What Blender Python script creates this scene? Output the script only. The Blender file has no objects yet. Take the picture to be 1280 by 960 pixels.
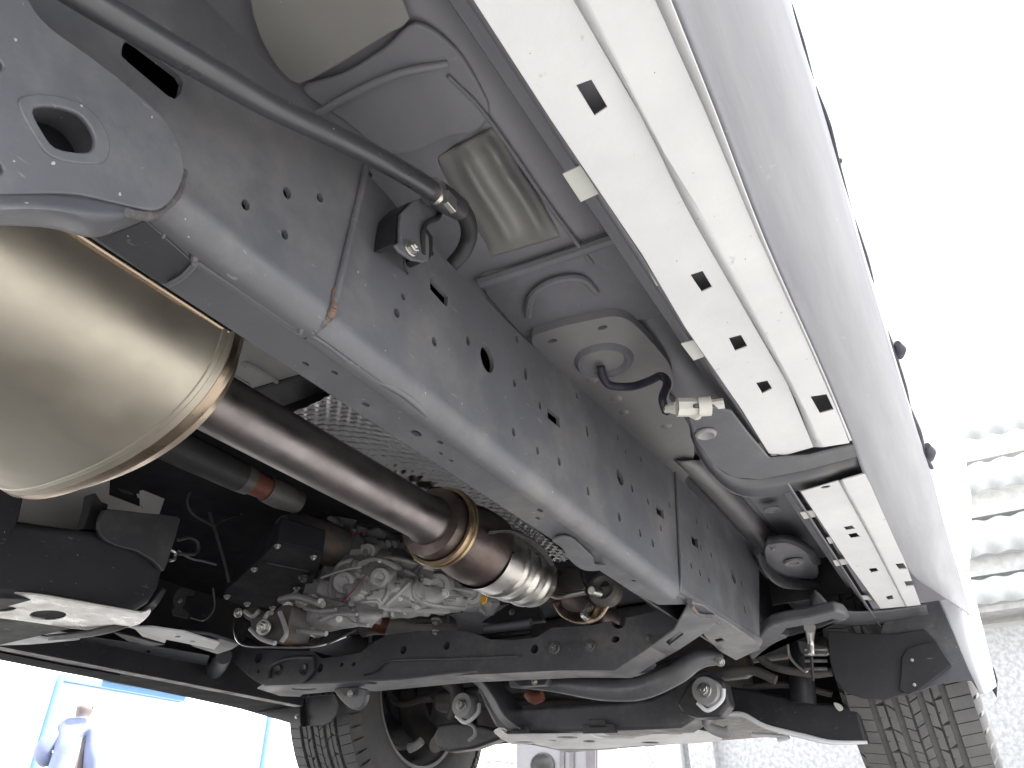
import bpy, bmesh, math, random
from mathutils import Vector, Matrix, noise
from mathutils.geometry import delaunay_2d_cdt
random.seed(4)
S = bpy.context.scene
COL = S.collection
R = math.radians
# ------------------------------------------------------------------ camera
FOC = 924.0
AX = Vector((0.50599985, -0.45856236, -0.73053728))     # world X (car forward) in camera axes
AY = Vector((-0.86245521, -0.28040416, -0.42136031))    # world Y (car left)
AZ = Vector((-0.01162571, 0.84326394, -0.53737396))     # world Z (up)
cam = bpy.data.cameras.new('camera'); camo = bpy.data.objects.new('camera', cam); COL.objects.link(camo)
camo.matrix_world = Matrix((AX, AY, AZ)).to_4x4()
cam.sensor_width = 36; cam.lens = FOC / 1280 * 36; cam.clip_start = 0.01; cam.clip_end = 900
S.camera = camo
S.render.resolution_x = 1024; S.render.resolution_y = 768
# ------------------------------------------------------------------ sky, sun, exposure
SUN_EL, SUN_AZ = 57, -62          # azimuth: direction towards the sun in the XY plane, from +X
w = bpy.data.worlds.new('World'); S.world = w; w.use_nodes = True
nt = w.node_tree; bg = nt.nodes['Background']
sky = nt.nodes.new('ShaderNodeTexSky'); sky.sky_type = 'NISHITA'; sky.sun_disc = False
sky.sun_elevation = R(SUN_EL); sky.sun_rotation = R(90 - SUN_AZ)
sky.air_density = 1.0; sky.dust_density = 3.0; sky.ozone_density = 1.0
# thin bright cloud over the clear sky
tcw = nt.nodes.new('ShaderNodeTexCoord'); cn = nt.nodes.new('ShaderNodeTexNoise'); cn.inputs['Scale'].default_value = 2.2; cn.inputs['Detail'].default_value = 8
nt.links.new(tcw.outputs['Generated'], cn.inputs['Vector'])
cm = nt.nodes.new('ShaderNodeMapRange'); cm.inputs[1].default_value = .3; cm.inputs[2].default_value = .55; cm.inputs[3].default_value = .62; cm.inputs[4].default_value = .95
nt.links.new(cn.outputs[0], cm.inputs[0])
mx = nt.nodes.new('ShaderNodeMix'); mx.data_type = 'RGBA'; mx.inputs[7].default_value = (5.2, 5.3, 5.5, 1)
nt.links.new(cm.outputs[0], mx.inputs[0]); nt.links.new(sky.outputs[0], mx.inputs[6])
nt.links.new(mx.outputs[2], bg.inputs[0]); bg.inputs[1].default_value = 0.12
sun = bpy.data.lights.new('sun', 'SUN'); sun.energy = 5; sun.angle = R(0.5); sun.color = (1, 0.97, 0.92)
suno = bpy.data.objects.new('sun', sun); COL.objects.link(suno)
d = Vector((math.cos(R(SUN_AZ)) * math.cos(R(SUN_EL)), math.sin(R(SUN_AZ)) * math.cos(R(SUN_EL)), math.sin(R(SUN_EL))))
suno.rotation_euler = d.to_track_quat('Z', 'Y').to_euler()
vs = S.view_settings; vs.view_transform = 'Standard'; vs.look = 'None'; vs.gamma = 1; vs.use_curve_mapping = False
vs.exposure = 2.4
S.cycles.max_bounces = 10; S.cycles.diffuse_bounces = 6; S.cycles.glossy_bounces = 5

# ------------------------------------------------------------------ measuring helpers
def ray(u, v):
    r = Vector((u - 640, -(v - 480), -FOC)); return Vector((r.dot(AX), r.dot(AY), r.dot(AZ)))
def P(u, v, plane):
    """the real point of a car plane ('x'|'y'|'z', value) that was surveyed at photo position u, v"""
    a, val = plane; r = ray(u, v); return r * (val / r['xyz'.index(a)])
def depth(p): return -(AX[2]*p[0] + AY[2]*p[1] + AZ[2]*p[2])
def pxm(p, n): return n * depth(p) / FOC
def cr(pts, n=6, closed=False):
    pts = [Vector(p) for p in pts]; m = len(pts); out = []
    segs = m if closed else m - 1
    for i in range(segs):
        if closed: a, b, c, e = pts[(i-1) % m], pts[i], pts[(i+1) % m], pts[(i+2) % m]
        else:
            b, c = pts[i], pts[i+1]
            a = pts[i-1] if i else b*2 - c
            e = pts[i+2] if i+2 < m else c*2 - b
        for k in range(n):
            t = k / n
            out.append(0.5*((2*b) + (c-a)*t + (2*a-5*b+4*c-e)*t*t + (3*b-a-3*c+e)*t**3))
    if not closed: out.append(pts[-1])
    return out

# ------------------------------------------------------------------ materials
def mat(name, col, rough=0.5, metal=0.0, col2=None, nscale=8, bump=0.15, bscale=60, speck=0.0, speckcol=(.5,.48,.44),
        stretch=(1,1,1), spec=0.5, coat=0.0, rust=0.0, mixw=(0.35,0.7), dust=0.0):
    m = bpy.data.materials.new(name); m.use_nodes = True; n = m.node_tree; L = n.links
    b = n.nodes['Principled BSDF']; tc = n.nodes.new('ShaderNodeTexCoord'); mp = n.nodes.new('ShaderNodeMapping')
    mp.inputs['Scale'].default_value = stretch; L.new(tc.outputs['Object'], mp.inputs[0])
    def noi(s, det=6, vec=mp, ro=.6):
        t = n.nodes.new('ShaderNodeTexNoise'); t.inputs['Scale'].default_value = s; t.inputs['Detail'].default_value = det
        t.inputs['Roughness'].default_value = ro
        L.new(vec.outputs[0], t.inputs['Vector']); return t
    def rng(src, a, c, o0=0, o1=1):
        t = n.nodes.new('ShaderNodeMapRange'); t.inputs[1].default_value = a; t.inputs[2].default_value = c
        t.inputs[3].default_value = o0; t.inputs[4].default_value = o1; L.new(src, t.inputs[0]); return t.outputs[0]
    def mix(f, a, c):
        t = n.nodes.new('ShaderNodeMix'); t.data_type = 'RGBA'
        if isinstance(f, float): t.inputs[0].default_value = f
        else: L.new(f, t.inputs[0])
        for i, x in ((6, a), (7, c)):
            if isinstance(x, tuple): t.inputs[i].default_value = (*x, 1)
            else: L.new(x, t.inputs[i])
        return t.outputs[2]
    if col2 is None: col2 = tuple(c*0.72 for c in col)
    big = noi(nscale); fac = rng(big.outputs[0], *mixw)
    c = mix(fac, col, col2)
    rg = rng(noi(nscale*3.1, 8).outputs[0], .3, .75, max(rough-.1, .04), min(rough+.14, 1))
    if dust:
        dn = noi(nscale*1.7, 10, ro=.7)
        c = mix(rng(dn.outputs[0], .5, .72, 0, dust), c, (.30,.28,.25))
    if rust:
        rn = noi(17, 10, ro=.75); c = mix(rng(rn.outputs[0], .60-.1*rust, .72-.1*rust), c, (.20,.10,.055))
    if speck:
        v = n.nodes.new('ShaderNodeTexVoronoi'); v.inputs['Scale'].default_value = 130; v.inputs['Randomness'].default_value = 1
        m2 = n.nodes.new('ShaderNodeMapping'); m2.inputs['Scale'].default_value = (1, 1.3, .6); L.new(tc.outputs['Object'], m2.inputs[0])
        L.new(m2.outputs[0], v.inputs['Vector'])
        vn = n.nodes.new('ShaderNodeTexNoise'); vn.inputs['Scale'].default_value = 420; L.new(tc.outputs['Object'], vn.inputs['Vector'])
        va = n.nodes.new('ShaderNodeMath'); va.operation = 'MULTIPLY_ADD'; L.new(vn.outputs[0], va.inputs[0]); va.inputs[1].default_value = .34; L.new(v.outputs['Distance'], va.inputs[2])
        s1 = rng(va.outputs[0], .235, .205)
        s2 = rng(v.outputs['Color'], .86 - .3*speck, .90 - .3*speck)
        mu = n.nodes.new('ShaderNodeMath'); mu.operation = 'MULTIPLY'; L.new(s1, mu.inputs[0]); L.new(s2, mu.inputs[1])
        c = mix(mu.outputs[0], c, speckcol)
        # fine scuffs
        m3 = n.nodes.new('ShaderNodeMapping'); m3.inputs['Scale'].default_value = (9, 9, 60); m3.inputs['Rotation'].default_value = (.4, .9, .3)
        L.new(tc.outputs['Object'], m3.inputs[0]); sc = noi(5, 3, m3)
        mu2 = n.nodes.new('ShaderNodeMath'); mu2.operation = 'MULTIPLY'; L.new(rng(sc.outputs[0], .69, .73, 0, .45*speck), mu2.inputs[0]); mu2.inputs[1].default_value = 1
        c = mix(mu2.outputs[0], c, speckcol)
    L.new(c, b.inputs['Base Color']); L.new(rg, b.inputs['Roughness'])
    b.inputs['Metallic'].default_value = metal; b.inputs['Specular IOR Level'].default_value = spec; b.inputs['Coat Weight'].default_value = coat
    bp = n.nodes.new('ShaderNodeBump'); bp.inputs['Strength'].default_value = bump; bp.inputs['Distance'].default_value = 0.002
    L.new(noi(bscale, 8).outputs[0], bp.inputs['Height']); L.new(bp.outputs[0], b.inputs['Normal'])
    return m
M = {}
M['frame'] = mat('frame_paint', (.106,.110,.126), .44, 0, (.078,.081,.093), 5, .25, 45, speck=.85, speckcol=(.36,.35,.34), dust=.3, spec=.6)
M['frame_dark'] = mat('frame_paint_dark', (.050,.051,.058), .45, 0, (.032,.031,.036), 6, .25, 45, speck=.5, dust=.18)
M['member'] = mat('crossmember_paint', (.080,.082,.094), .45, 0, (.052,.053,.062), 6, .3, 45, speck=.9, speckcol=(.3,.29,.28), dust=.3, spec=.5)
M['weld'] = mat('weld_bead', (.12,.115,.12), .5, .1, (.08,.078,.08), 30, .8, 160, rust=1.0)
M['floor'] = mat('floor_paint', (.26,.262,.295), .42, 0, (.20,.202,.235), 4, .3, 30, speck=.5, dust=.25)
M['floor2'] = mat('floor_sealer', (.22,.222,.255), .6, 0, (.165,.168,.195), 9, .8, 70, speck=.3)
M['pad'] = mat('bare_primer_panel', (.31,.305,.295), .38, 0, (.24,.238,.235), 5, .15, 35, speck=.4)
M['mount'] = mat('mount_panel_paint', (.30,.298,.31), .4, 0, (.23,.23,.24), 6, .3, 35, speck=.6)
M['galv'] = mat('galvanised_steel', (.78,.79,.81), .48, .1, (.66,.67,.69), 7, .12, 120, speck=.6, speckcol=(.25,.17,.11))
M['tab'] = mat('clip_tab', (.62,.64,.60), .5, 0, (.5,.52,.5), 9, .1)
M['clad'] = mat('rocker_paint', (.46,.47,.51), .38, .0, (.34,.35,.40), 20, .35, 60, stretch=(.12,1,1), speck=.4, speckcol=(.7,.7,.7))
M['body'] = mat('white_body_paint', (.78,.79,.82), .18, 0, (.72,.73,.77), 3, .02, coat=.6)
M['steel'] = mat('stainless_muffler', (.60,.56,.49), .50, .85, (.50,.46,.39), 6, .10, 25, speck=0, mixw=(.3,.75))
M['steel2'] = mat('stainless_seam', (.42,.34,.26), .25, 1, (.30,.22,.16), 10, .1, 30)
M['heat'] = mat('heat_tinted_steel', (.50,.42,.33), .32, 1, (.36,.27,.20), 12, .12, 40)
M['pipe'] = mat('oxidised_pipe', (.30,.28,.285), .42, 1, (.19,.165,.165), 9, .14, 60, speck=.2)
M['pipedark'] = mat('oxidised_pipe_dark', (.20,.165,.16), .40, .9, (.12,.095,.09), 14, .3, 60, rust=.1)
M['foil'] = mat('aluminium_foil', (.80,.80,.80), .20, 1, (.66,.65,.66), 10, .0, 40)
M['bright'] = mat('bright_aluminium', (.72,.71,.69), .32, 1, (.5,.48,.46), 12, .15, 40)
M['cast'] = mat('cast_aluminium', (.36,.36,.37), .5, .15, (.25,.25,.26), 11, .7, 70, speck=.2)
M['castdark'] = mat('dark_casting', (.115,.11,.11), .55, .3, (.065,.06,.06), 11, .6, 60, rust=.3)
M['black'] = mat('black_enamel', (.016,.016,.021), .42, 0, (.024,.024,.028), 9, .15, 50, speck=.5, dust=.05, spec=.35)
M['tank'] = mat('tank_shell', (.022,.023,.029), .6, 0, (.03,.03,.036), 6, .2, 50, speck=.9, speckcol=(.25,.25,.25), dust=.08, spec=.3)
M['pitch'] = mat('black_underseal', (.012,.012,.016), .8, 0, (.02,.02,.024), 9, .3, 60, spec=.12)
M['blackmatte'] = mat('black_plastic', (.030,.030,.034), .6, 0, (.02,.02,.024), 9, .3, 90)
M['rubber'] = mat('tyre_rubber', (.105,.105,.11), .75, 0, (.135,.132,.132), 14, .3, 120)
M['rust'] = mat('rusty_red', (.16,.045,.03), .6, .1, (.09,.035,.025), 20, .5, 80)
M['gold'] = mat('brass_ring', (.52,.42,.28), .42, 1, (.36,.26,.17), 25, .3, 60)
M['bolt'] = mat('zinc_bolt', (.55,.55,.53), .32, .9, (.35,.34,.33), 40, .1)
M['boltdark'] = mat('dark_bolt', (.2,.2,.21), .4, .6, (.1,.1,.1), 40, .1)
M['pale'] = mat('pale_primer', (.46,.46,.45), .5, 0, (.36,.36,.355), 8, .1, 50, speck=.3, speckcol=(.2,.17,.14))
M['white'] = mat('white_plastic', (.72,.71,.66), .4, 0, (.6,.59,.55), 20, .05)
M['cable'] = mat('cable_tape', (.035,.035,.055), .55, 0, (.05,.05,.075), 30, .5, 200)
M['red'] = mat('red_paint', (.16,.015,.02), .4)
M['yellow'] = mat('yellow_tag', (.75,.42,.03), .4)
M['concrete'] = mat('worn_asphalt', (.17,.167,.163), .85, 0, (.135,.133,.13), 1.2, .4, 12)
M['stucco'] = mat('pebbled_wall', (.46,.46,.46), .9, 0, (.32,.33,.34), 16, .6, 9, mixw=(.42,.62))
M['wallwhite'] = mat('white_wall', (.82,.82,.81), .8, 0, (.78,.78,.78), 1)
M['sheetroof'] = mat('corrugated_sheet', (.50,.52,.52), .6, 0, (.45,.47,.47), 2)
M['beam'] = mat('beam_paint', (.62,.62,.61), .6)
M['blue'] = mat('blue_frame', (.13,.26,.42), .5, 0, (.11,.23,.38), 4)
M['hood'] = mat('pale_blue_cloth', (.21,.245,.38), .9, 0, (.175,.205,.33), 6, .5, 30)
M['skin'] = mat('skin', (.12,.10,.10), .6, 0, (.10,.085,.085), 8)
M['trouser'] = mat('grey_cloth', (.17,.16,.17), .9)
M['glass'] = mat('car_glass', (.10,.17,.15), .08, 0, (.12,.2,.18), 2)
M['grey'] = mat('grey_vehicle', (.22,.22,.23), .35, 0, (.18,.18,.2), 2)

# ------------------------------------------------------------------ object helpers
def link(name, me, m, parent=None, smooth=35, **props):
    if not me.materials and m: me.materials.append(M[m] if isinstance(m, str) else m)
    o = bpy.data.objects.new(name, me); COL.objects.link(o)
    if parent:
        o.parent = parent; o.matrix_parent_inverse = Matrix.Translation(-WL[parent.name])
        WL[o.name] = Vector((0,0,0))
    else: WL[o.name] = Vector((0,0,0))
    if smooth is not None and len(me.polygons):
        me.shade_smooth(); me.set_sharp_from_angle(angle=R(smooth))
    for k, v in props.items(): o[k] = v
    return o
WL = {}
def empty(name, loc, **props):
    o = bpy.data.objects.new(name, None); COL.objects.link(o); o.location = loc; WL[o.name] = Vector(loc)
    o.empty_display_size = .1
    for k, v in props.items(): o[k] = v
    return o
def child_fix(o, parent):
    o.parent = parent; o.matrix_parent_inverse = Matrix.Translation(-WL[parent.name]); WL[o.name] = Vector((0,0,0))
def me_from(vs_, fs, name='mesh'):
    me = bpy.data.meshes.new(name); me.from_pydata([tuple(v) for v in vs_], [], fs); me.validate(); me.update(); return me
def recalc(me):
    bm = bmesh.new(); bm.from_mesh(me); bmesh.ops.recalc_face_normals(bm, faces=bm.faces); bm.to_mesh(me); bm.free()
def bevel(o, wd, seg=2, ang=40):
    b = o.modifiers.new('bevel', 'BEVEL'); b.width = wd; b.segments = seg; b.limit_method = 'ANGLE'; b.angle_limit = R(ang); b.harden_normals = True
    return o
def inside(pt, poly):
    x, y = pt; c = False; j = len(poly)-1
    for i in range(len(poly)):
        xi, yi = poly[i]; xj, yj = poly[j]
        if (yi > y) != (yj > y) and x < (xj-xi)*(y-yi)/(yj-yi)+xi: c = not c
        j = i
    return c
def plate_bm(bm, outline, holes, thick, nrm=None):
    """flat plate with real holes; outline/holes: coplanar 3D points; thickness grows away from the camera"""
    o3 = [Vector(p) for p in outline]
    if nrm is None:
        nrm = Vector((0,0,0))
        for i in range(len(o3)): nrm += (o3[i]-o3[0]).cross(o3[(i+1) % len(o3)]-o3[0])
        nrm.normalize()
    c = sum(o3, Vector())/len(o3)
    if nrm.dot(c) < 0: nrm = -nrm            # camera stands at the origin
    e1 = nrm.orthogonal().normalized(); e2 = nrm.cross(e1)
    to2 = lambda p: Vector(((p-o3[0]).dot(e1), (p-o3[0]).dot(e2)))
    to3 = lambda q: o3[0] + e1*q[0] + e2*q[1]
    loops = [[to2(p) for p in o3]] + [[to2(Vector(p)) for p in h] for h in holes]
    V, Ed = [], []
    for lp in loops:
        s = len(V); V += lp; Ed += [(s+i, s+(i+1) % len(lp)) for i in range(len(lp))]
    v2, e_, f_, *_ = delaunay_2d_cdt(V, Ed, [], 0, 1e-6)
    keep = []
    for f in f_:
        cc = sum((v2[i] for i in f), Vector((0,0)))/len(f)
        if inside(cc, loops[0]) and not any(inside(cc, h) for h in loops[1:]): keep.append(f)
    used = {}
    for f in keep:
        for i in f: used.setdefault(i, None)
    A = {i: bm.verts.new(to3(v2[i])) for i in used}; B = {i: bm.verts.new(to3(v2[i]) + nrm*thick) for i in used}
    cnt = {}
    newf = []
    for f in keep:
        newf.append(bm.faces.new([A[i] for i in f])); newf.append(bm.faces.new([B[i] for i in reversed(f)]))
        for k in range(len(f)):
            a, b = f[k], f[(k+1) % len(f)]; cnt[(a, b)] = 1
    for (a, b) in cnt:
        if (b, a) not in cnt: newf.append(bm.faces.new([A[b], A[a], B[a], B[b]]))
    bmesh.ops.recalc_face_normals(bm, faces=newf)
    return newf
def finish(bm, name, m, parent, bev=0, seg=2, smooth=35, **props):
    bmesh.ops.dissolve_limit(bm, angle_limit=0.005, verts=bm.verts, edges=bm.edges)
    me = bpy.data.meshes.new(name); bm.to_mesh(me); bm.free()
    o = link(name, me, m, parent, smooth, **props)
    if bev: bevel(o, bev, seg)
    return o
def hole(u, v, plane, h, asp=1.0, n=16, rot=0):
    """round (or oval) hole; h = its half height in photo pixels"""
    c = P(u, v, plane); r = pxm(c, h); out = []
    a = {'x': (Vector((0,1,0)), Vector((0,0,1))), 'y': (Vector((1,0,0)), Vector((0,0,1))), 'z': (Vector((0,1,0)), Vector((1,0,0)))}[plane[0]]
    for k in range(n):
        t = 2*math.pi*k/n; out.append(c + a[0]*(r*asp*math.cos(t)) + a[1]*(r*math.sin(t)))
    return out
def quad(pts, plane): return [P(u, v, plane) for u, v in pts]
def poly(name, pts, plane, thick, m, parent, holes=(), bev=.0008, seg=2, curve=0, **props):
    """plate whose outline was surveyed in the photo, lying in a real car plane"""
    o3 = [P(u, v, plane) for u, v in pts]
    if curve: o3 = cr(o3, curve, True)
    bm = bmesh.new(); plate_bm(bm, o3, list(holes), thick)
    return finish(bm, name, m, parent, bev, seg, **props)
def grid_me(rows):
    n = len(rows[0]); V = [p for r in rows for p in r]; Fc = []
    for i in range(len(rows)-1):
        for j in range(n-1): Fc.append((i*n+j, i*n+j+1, (i+1)*n+j+1, (i+1)*n+j))
    return V, Fc
def sheet(name, rows, m, parent, thick=.003, n=5, k=5, fn=None, smooth=50, linear=False, **props):
    """rows of (u, v, plane) or Vectors; smooth lofted sheet metal"""
    R3 = [[p if isinstance(p, Vector) else P(*p) for p in r] for r in rows]
    R3 = [cr(r, n) for r in R3]
    cols = list(zip(*R3)); cols = [list(c) if linear else cr(list(c), k) for c in cols]
    rows2 = [list(r) for r in zip(*cols)]
    V, Fc = grid_me(rows2)
    me = me_from(V, Fc, name)
    c = sum(V, Vector())/len(V)
    me.update()
    av = Vector((0,0,0))
    for p in me.polygons: av += p.normal*p.area
    if av.dot(c) > 0: me.flip_normals()
    if fn:
        me.update(); nn = [v.normal.copy() for v in me.vertices]
        W = len(rows2[0])
        for i, v in enumerate(me.vertices): v.co += nn[i]*fn(i % W, i//W, v.co)
    o = link(name, me, m, parent, smooth, **props)
    s = o.modifiers.new('solid', 'SOLIDIFY'); s.thickness = thick; s.offset = -1
    return o
def tube_bm(bm, pts, rad, seg=16, cap=True, n=5, flat=1.0):
    pts = [Vector(p) for p in pts]
    C = cr(pts, n) if len(pts) > 2 else [pts[0].lerp(pts[1], t/4) for t in range(5)]
    if not isinstance(rad, (list, tuple)): rad = [rad]*len(pts)
    def rr(i):
        t = i/(len(C)-1)*(len(rad)-1); a = int(min(t, len(rad)-2)) if len(rad) > 1 else 0
        return rad[a] + (rad[min(a+1, len(rad)-1)]-rad[a])*(t-a)
    up = None; rings = []
    for i, c in enumerate(C):
        t = (C[min(i+1, len(C)-1)] - C[max(i-1, 0)]).normalized()
        if up is None: up = t.orthogonal().normalized()
        up = (up - t*up.dot(t)).normalized(); s = t.cross(up)
        rings.append([bm.verts.new(c + (up*math.cos(2*math.pi*k/seg) + s*(flat*math.sin(2*math.pi*k/seg)))*rr(i)) for k in range(seg)])
    for a, b in zip(rings, rings[1:]):
        for k in range(seg): bm.faces.new((a[k], a[(k+1) % seg], b[(k+1) % seg], b[k]))
    if cap: bm.faces.new(rings[0][::-1]); bm.faces.new(rings[-1])
def tube(name, pts, rad, m, parent, seg=16, n=5, px=False, **props):
    """tube through points; px=True: radii given as photo pixels at that distance"""
    p3 = [p if isinstance(p, Vector) else P(*p) for p in pts]
    if px:
        rad = rad if isinstance(rad, (list, tuple)) else [rad]*len(p3)
        rad = [pxm(p, r) for p, r in zip(p3, rad)]
    bm = bmesh.new(); tube_bm(bm, p3, rad, seg, True, n)
    bmesh.ops.recalc_face_normals(bm, faces=bm.faces)
    me = bpy.data.meshes.new(name); bm.to_mesh(me); bm.free()
    return link(name, me, m, parent, 40, **props)
def lathe(name, axis0, axisd, prof, m, parent, seg=48, ell=None, **props):
    """prof: (distance along axis, radius); ell = (a, b, exponent) superellipse scale in Y, Z for X axes"""
    a = Vector(axis0); dd = Vector(axisd).normalized(); up = Vector((0,0,1)) if abs(dd.z) < .9 else Vector((1,0,0))
    s = dd.cross(up).normalized(); up = s.cross(dd)
    V = []; Fc = []
    for (x, r) in prof:
        for k in range(seg):
            t = 2*math.pi*k/seg; cx, cy = math.cos(t), math.sin(t)
            if ell:
                e = 2/ell[2]; qx = math.copysign(abs(cx)**e, cx)*ell[0]; qy = math.copysign(abs(cy)**e, cy)*ell[1]
                V.append(a + dd*x + s*qx*r + up*qy*r)
            else: V.append(a + dd*x + s*cx*r + up*cy*r)
    for i in range(len(prof)-1):
        for k in range(seg): Fc.append((i*seg+k, i*seg+(k+1) % seg, (i+1)*seg+(k+1) % seg, (i+1)*seg+k))
    me = me_from(V, Fc, name); recalc(me)
    return link(name, me, m, parent, 35, **props)
def weldbead(name, pts, r, parent, m='weld'):
    C = cr([p if isinstance(p, Vector) else P(*p) for p in pts], 14)
    bm = bmesh.new(); q = .25 if m == 'frame' else 1.0; rad = [r*(.9 + q*(.35*noise.noise(c*60) + .25*random.random())) for c in C]
    tube_bm(bm, C, rad, 8, True, 1)
    bmesh.ops.recalc_face_normals(bm, faces=bm.faces)
    me = bpy.data.meshes.new(name); bm.to_mesh(me); bm.free(); return link(name, me, m, parent, 60)
# unit bolt: washer + hex head + stud, axis +Z
def unit_bolt():
    bm = bmesh.new()
    def cyl(r, z0, z1, n, ch=0):
        rings = []
        for (rr, z) in ((r, z0), (r, z1-ch), (r-ch, z1)) if ch else ((r, z0), (r, z1)):
            rings.append([bm.verts.new((rr*math.cos(2*math.pi*k/n), rr*math.sin(2*math.pi*k/n), z)) for k in range(n)])
        for a, b in zip(rings, rings[1:]):
            for k in range(n): bm.faces.new((a[k], a[(k+1) % n], b[(k+1) % n], b[k]))
        bm.faces.new(rings[-1]); bm.faces.new(rings[0][::-1])
    cyl(1.0, -.05, .22, 20, .08); cyl(.72, .18, .85, 6, .12); cyl(.36, .6, 1.05, 12, .1)
    me = bpy.data.meshes.new('bolt'); bm.to_mesh(me); bm.free(); me.shade_smooth(); me.set_sharp_from_angle(angle=R(30)); return me
BOLT = {}
def bolt(p, nrm, r, parent, m='bolt', name='bolt'):
    if m not in BOLT: BOLT[m] = unit_bolt(); BOLT[m].materials.append(M[m])
    o = bpy.data.objects.new(name, BOLT[m]); COL.objects.link(o); o.parent = parent
    q = Vector(nrm).to_track_quat('Z', 'X').to_matrix().to_4x4()
    o.matrix_parent_inverse = Matrix.Translation(-WL[parent.name])
    o.matrix_basis = Matrix.Translation(p) @ q @ Matrix.Scale(r, 4); return o
def pbolt(u, v, plane, px, nrm, parent, m='bolt'):
    p = P(u, v, plane); return bolt(p, nrm, pxm(p, px), parent, m)
def box_bm(bm, lo, hi, rot=None, c=None):
    g = bmesh.ops.create_cube(bm, size=1)['verts']; lo, hi = Vector(lo), Vector(hi); mid = (lo+hi)/2
    for v in g:
        v.co = Vector((v.co.x*(hi.x-lo.x), v.co.y*(hi.y-lo.y), v.co.z*(hi.z-lo.z)))
        if rot: v.co = rot @ v.co
        v.co += mid
def box(name, lo, hi, m, parent, bev=.001, rot=None, **props):
    bm = bmesh.new(); box_bm(bm, lo, hi, rot); me = bpy.data.meshes.new(name); bm.to_mesh(me); bm.free()
    o = link(name, me, m, parent, 35, **props)
    if bev: bevel(o, bev)
    return o
V3 = Vector
GZ = -0.25

# ================================================================== THE SETTING
me = me_from([(-300,-300,GZ),(300,-300,GZ),(300,300,GZ),(-300,300,GZ)], [(0,1,2,3)], 'ground')
link('ground', me, 'concrete', None, None, kind='structure')

# ================================================================== THE CAR
CAR = empty('car', (1.0, .912, GZ), label='white four wheel drive car seen from below, with grey ladder frame, muffler and front tyres', category='car')

# ---------------- body shell (closes the underside, keeps daylight out)
def yedge(x): return -.0205 - .0095*min(max((x-.3)/.6, 0), 1)
def side_profile(x, sgn):
    e = yedge(x)
    bulge = .0 if x < .6 else min((x-.6)/.5, 1)
    pr = [(e+.006, .3925), (e, .398), (e-.004, .41), (e-.010, .425), (e-.012-.012*bulge, .455), (e-.02-.030*bulge, .52), (e-.03-.05*bulge, .62), (e-.045-.055*bulge, .80), (e-.05-.05*bulge, 1.0),
          (e-.02-.05*bulge, 1.15), (e+.1, 1.55), (.35, 1.66)]
    return [V3((x, y if sgn < 0 else 1.824-y, z)) for y, z in pr]
def side(sgn, name):
    xs = [-2.4,-1.8,-1.2,-.8,-.4,-.2,0,.15,.3,.45,.6,.75,.9,1.05,1.2,1.35,1.5,1.6,1.68,1.72]
    V, Fc = grid_me([side_profile(x, sgn) for x in xs])
    me = me_from(V, Fc, name); recalc(me); o = link(name, me, 'body', CAR, 50)
    s = o.modifiers.new('solid', 'SOLIDIFY'); s.thickness = .0015; s.offset = 0
    if sgn > 0:
        me.materials.append(M['pitch'])
        for p in me.polygons:
            if p.center.z < .57: p.material_index = 1
    return o
side(-1, 'body_side'); side(1, 'body_side')
# front fenders over the wheels and bonnet, roof
for sg in (-1, 1):
    rows = []
    for k in range(3, 10):
        t = math.pi*k/12; xx = 2.14 - .44*math.cos(t); zz = .46 + .44*math.sin(t)
        Y = lambda y: y if sg < 0 else 1.824-y
        rows.append([V3((xx, Y(-.085), zz)), V3((2.14 - .5*math.cos(t), Y(-.09), .46+.50*math.sin(t))), V3((2.14-.62*math.cos(t), Y(-.085), min(.46+.68*math.sin(t)+.05, 1.15))), V3((2.14-.62*math.cos(t), Y(.25), 1.2))])
    V, Fc = grid_me(rows); me = me_from(V, Fc); recalc(me); o = link('front_fender', me, 'body', CAR, 50)
    o.modifiers.new('s', 'SOLIDIFY').thickness = .002
    rows = []
    for k in range(13):
        t = math.pi*k/12
        rows.append([V3((2.14-.435*math.cos(t), Y(-.02), .46+.435*math.sin(t))), V3((2.14-.43*math.cos(t), Y(.33), .46+.43*math.sin(t)))])
    V, Fc = grid_me(rows); me = me_from(V, Fc); recalc(me); o = link('wheel_arch_liner', me, 'blackmatte', CAR, 50)
    o.modifiers.new('s', 'SOLIDIFY').thickness = .003
box('roof', (-2.3, .3, 1.66), (1.2, 1.52, 1.70), 'body', CAR, .01)
box('bonnet', (1.2, .2, 1.18), (2.95, 1.62, 1.22), 'body', CAR, .01)
box('front_bumper', (2.72, .14, .40), (2.95, 1.68, 1.1), 'body', CAR, .04)
box('rear_bumper', (-2.5, .0, .33), (-2.35, 1.82, 1.2), 'body', CAR, .04)

# ---------------- floor pan
def floorfn(i, j, co):
    return .006*noise.noise(V3((co.x*2.5, co.y*3, 0))) + .004*math.sin(co.x*9+1.5*co.y)
xs = [-2.3+ i*.1 for i in range(46)]
rows = []
for i in range(26):
    y = .19 + i*.055
    rows.append([V3((x, y, .56 + .006*noise.noise(V3((x*2.5, y*3, 0))) + (.012*max(0, math.sin(x*11+.4)) if y < 1.0 else 0) + (.05 if .7 < y < 1.1 else 0))) for x in xs])
V, Fc = grid_me(rows); me = me_from(V, Fc); recalc(me)
fl = link('floor_pan', me, 'floor', CAR, 60); fl.modifiers.new('s', 'SOLIDIFY').thickness = .002
F_ = fl
zf = ('z', .552)
poly('floor_patch', [(305,-60),(330,-60),(420,-62),(498,-60),(494,-20),(513,24),(488,42),(455,62),(412,88),(374,106),(352,92),(332,62),(316,20)], ('z',.549), .004, 'pad', CAR, bev=.002, curve=2)
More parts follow.
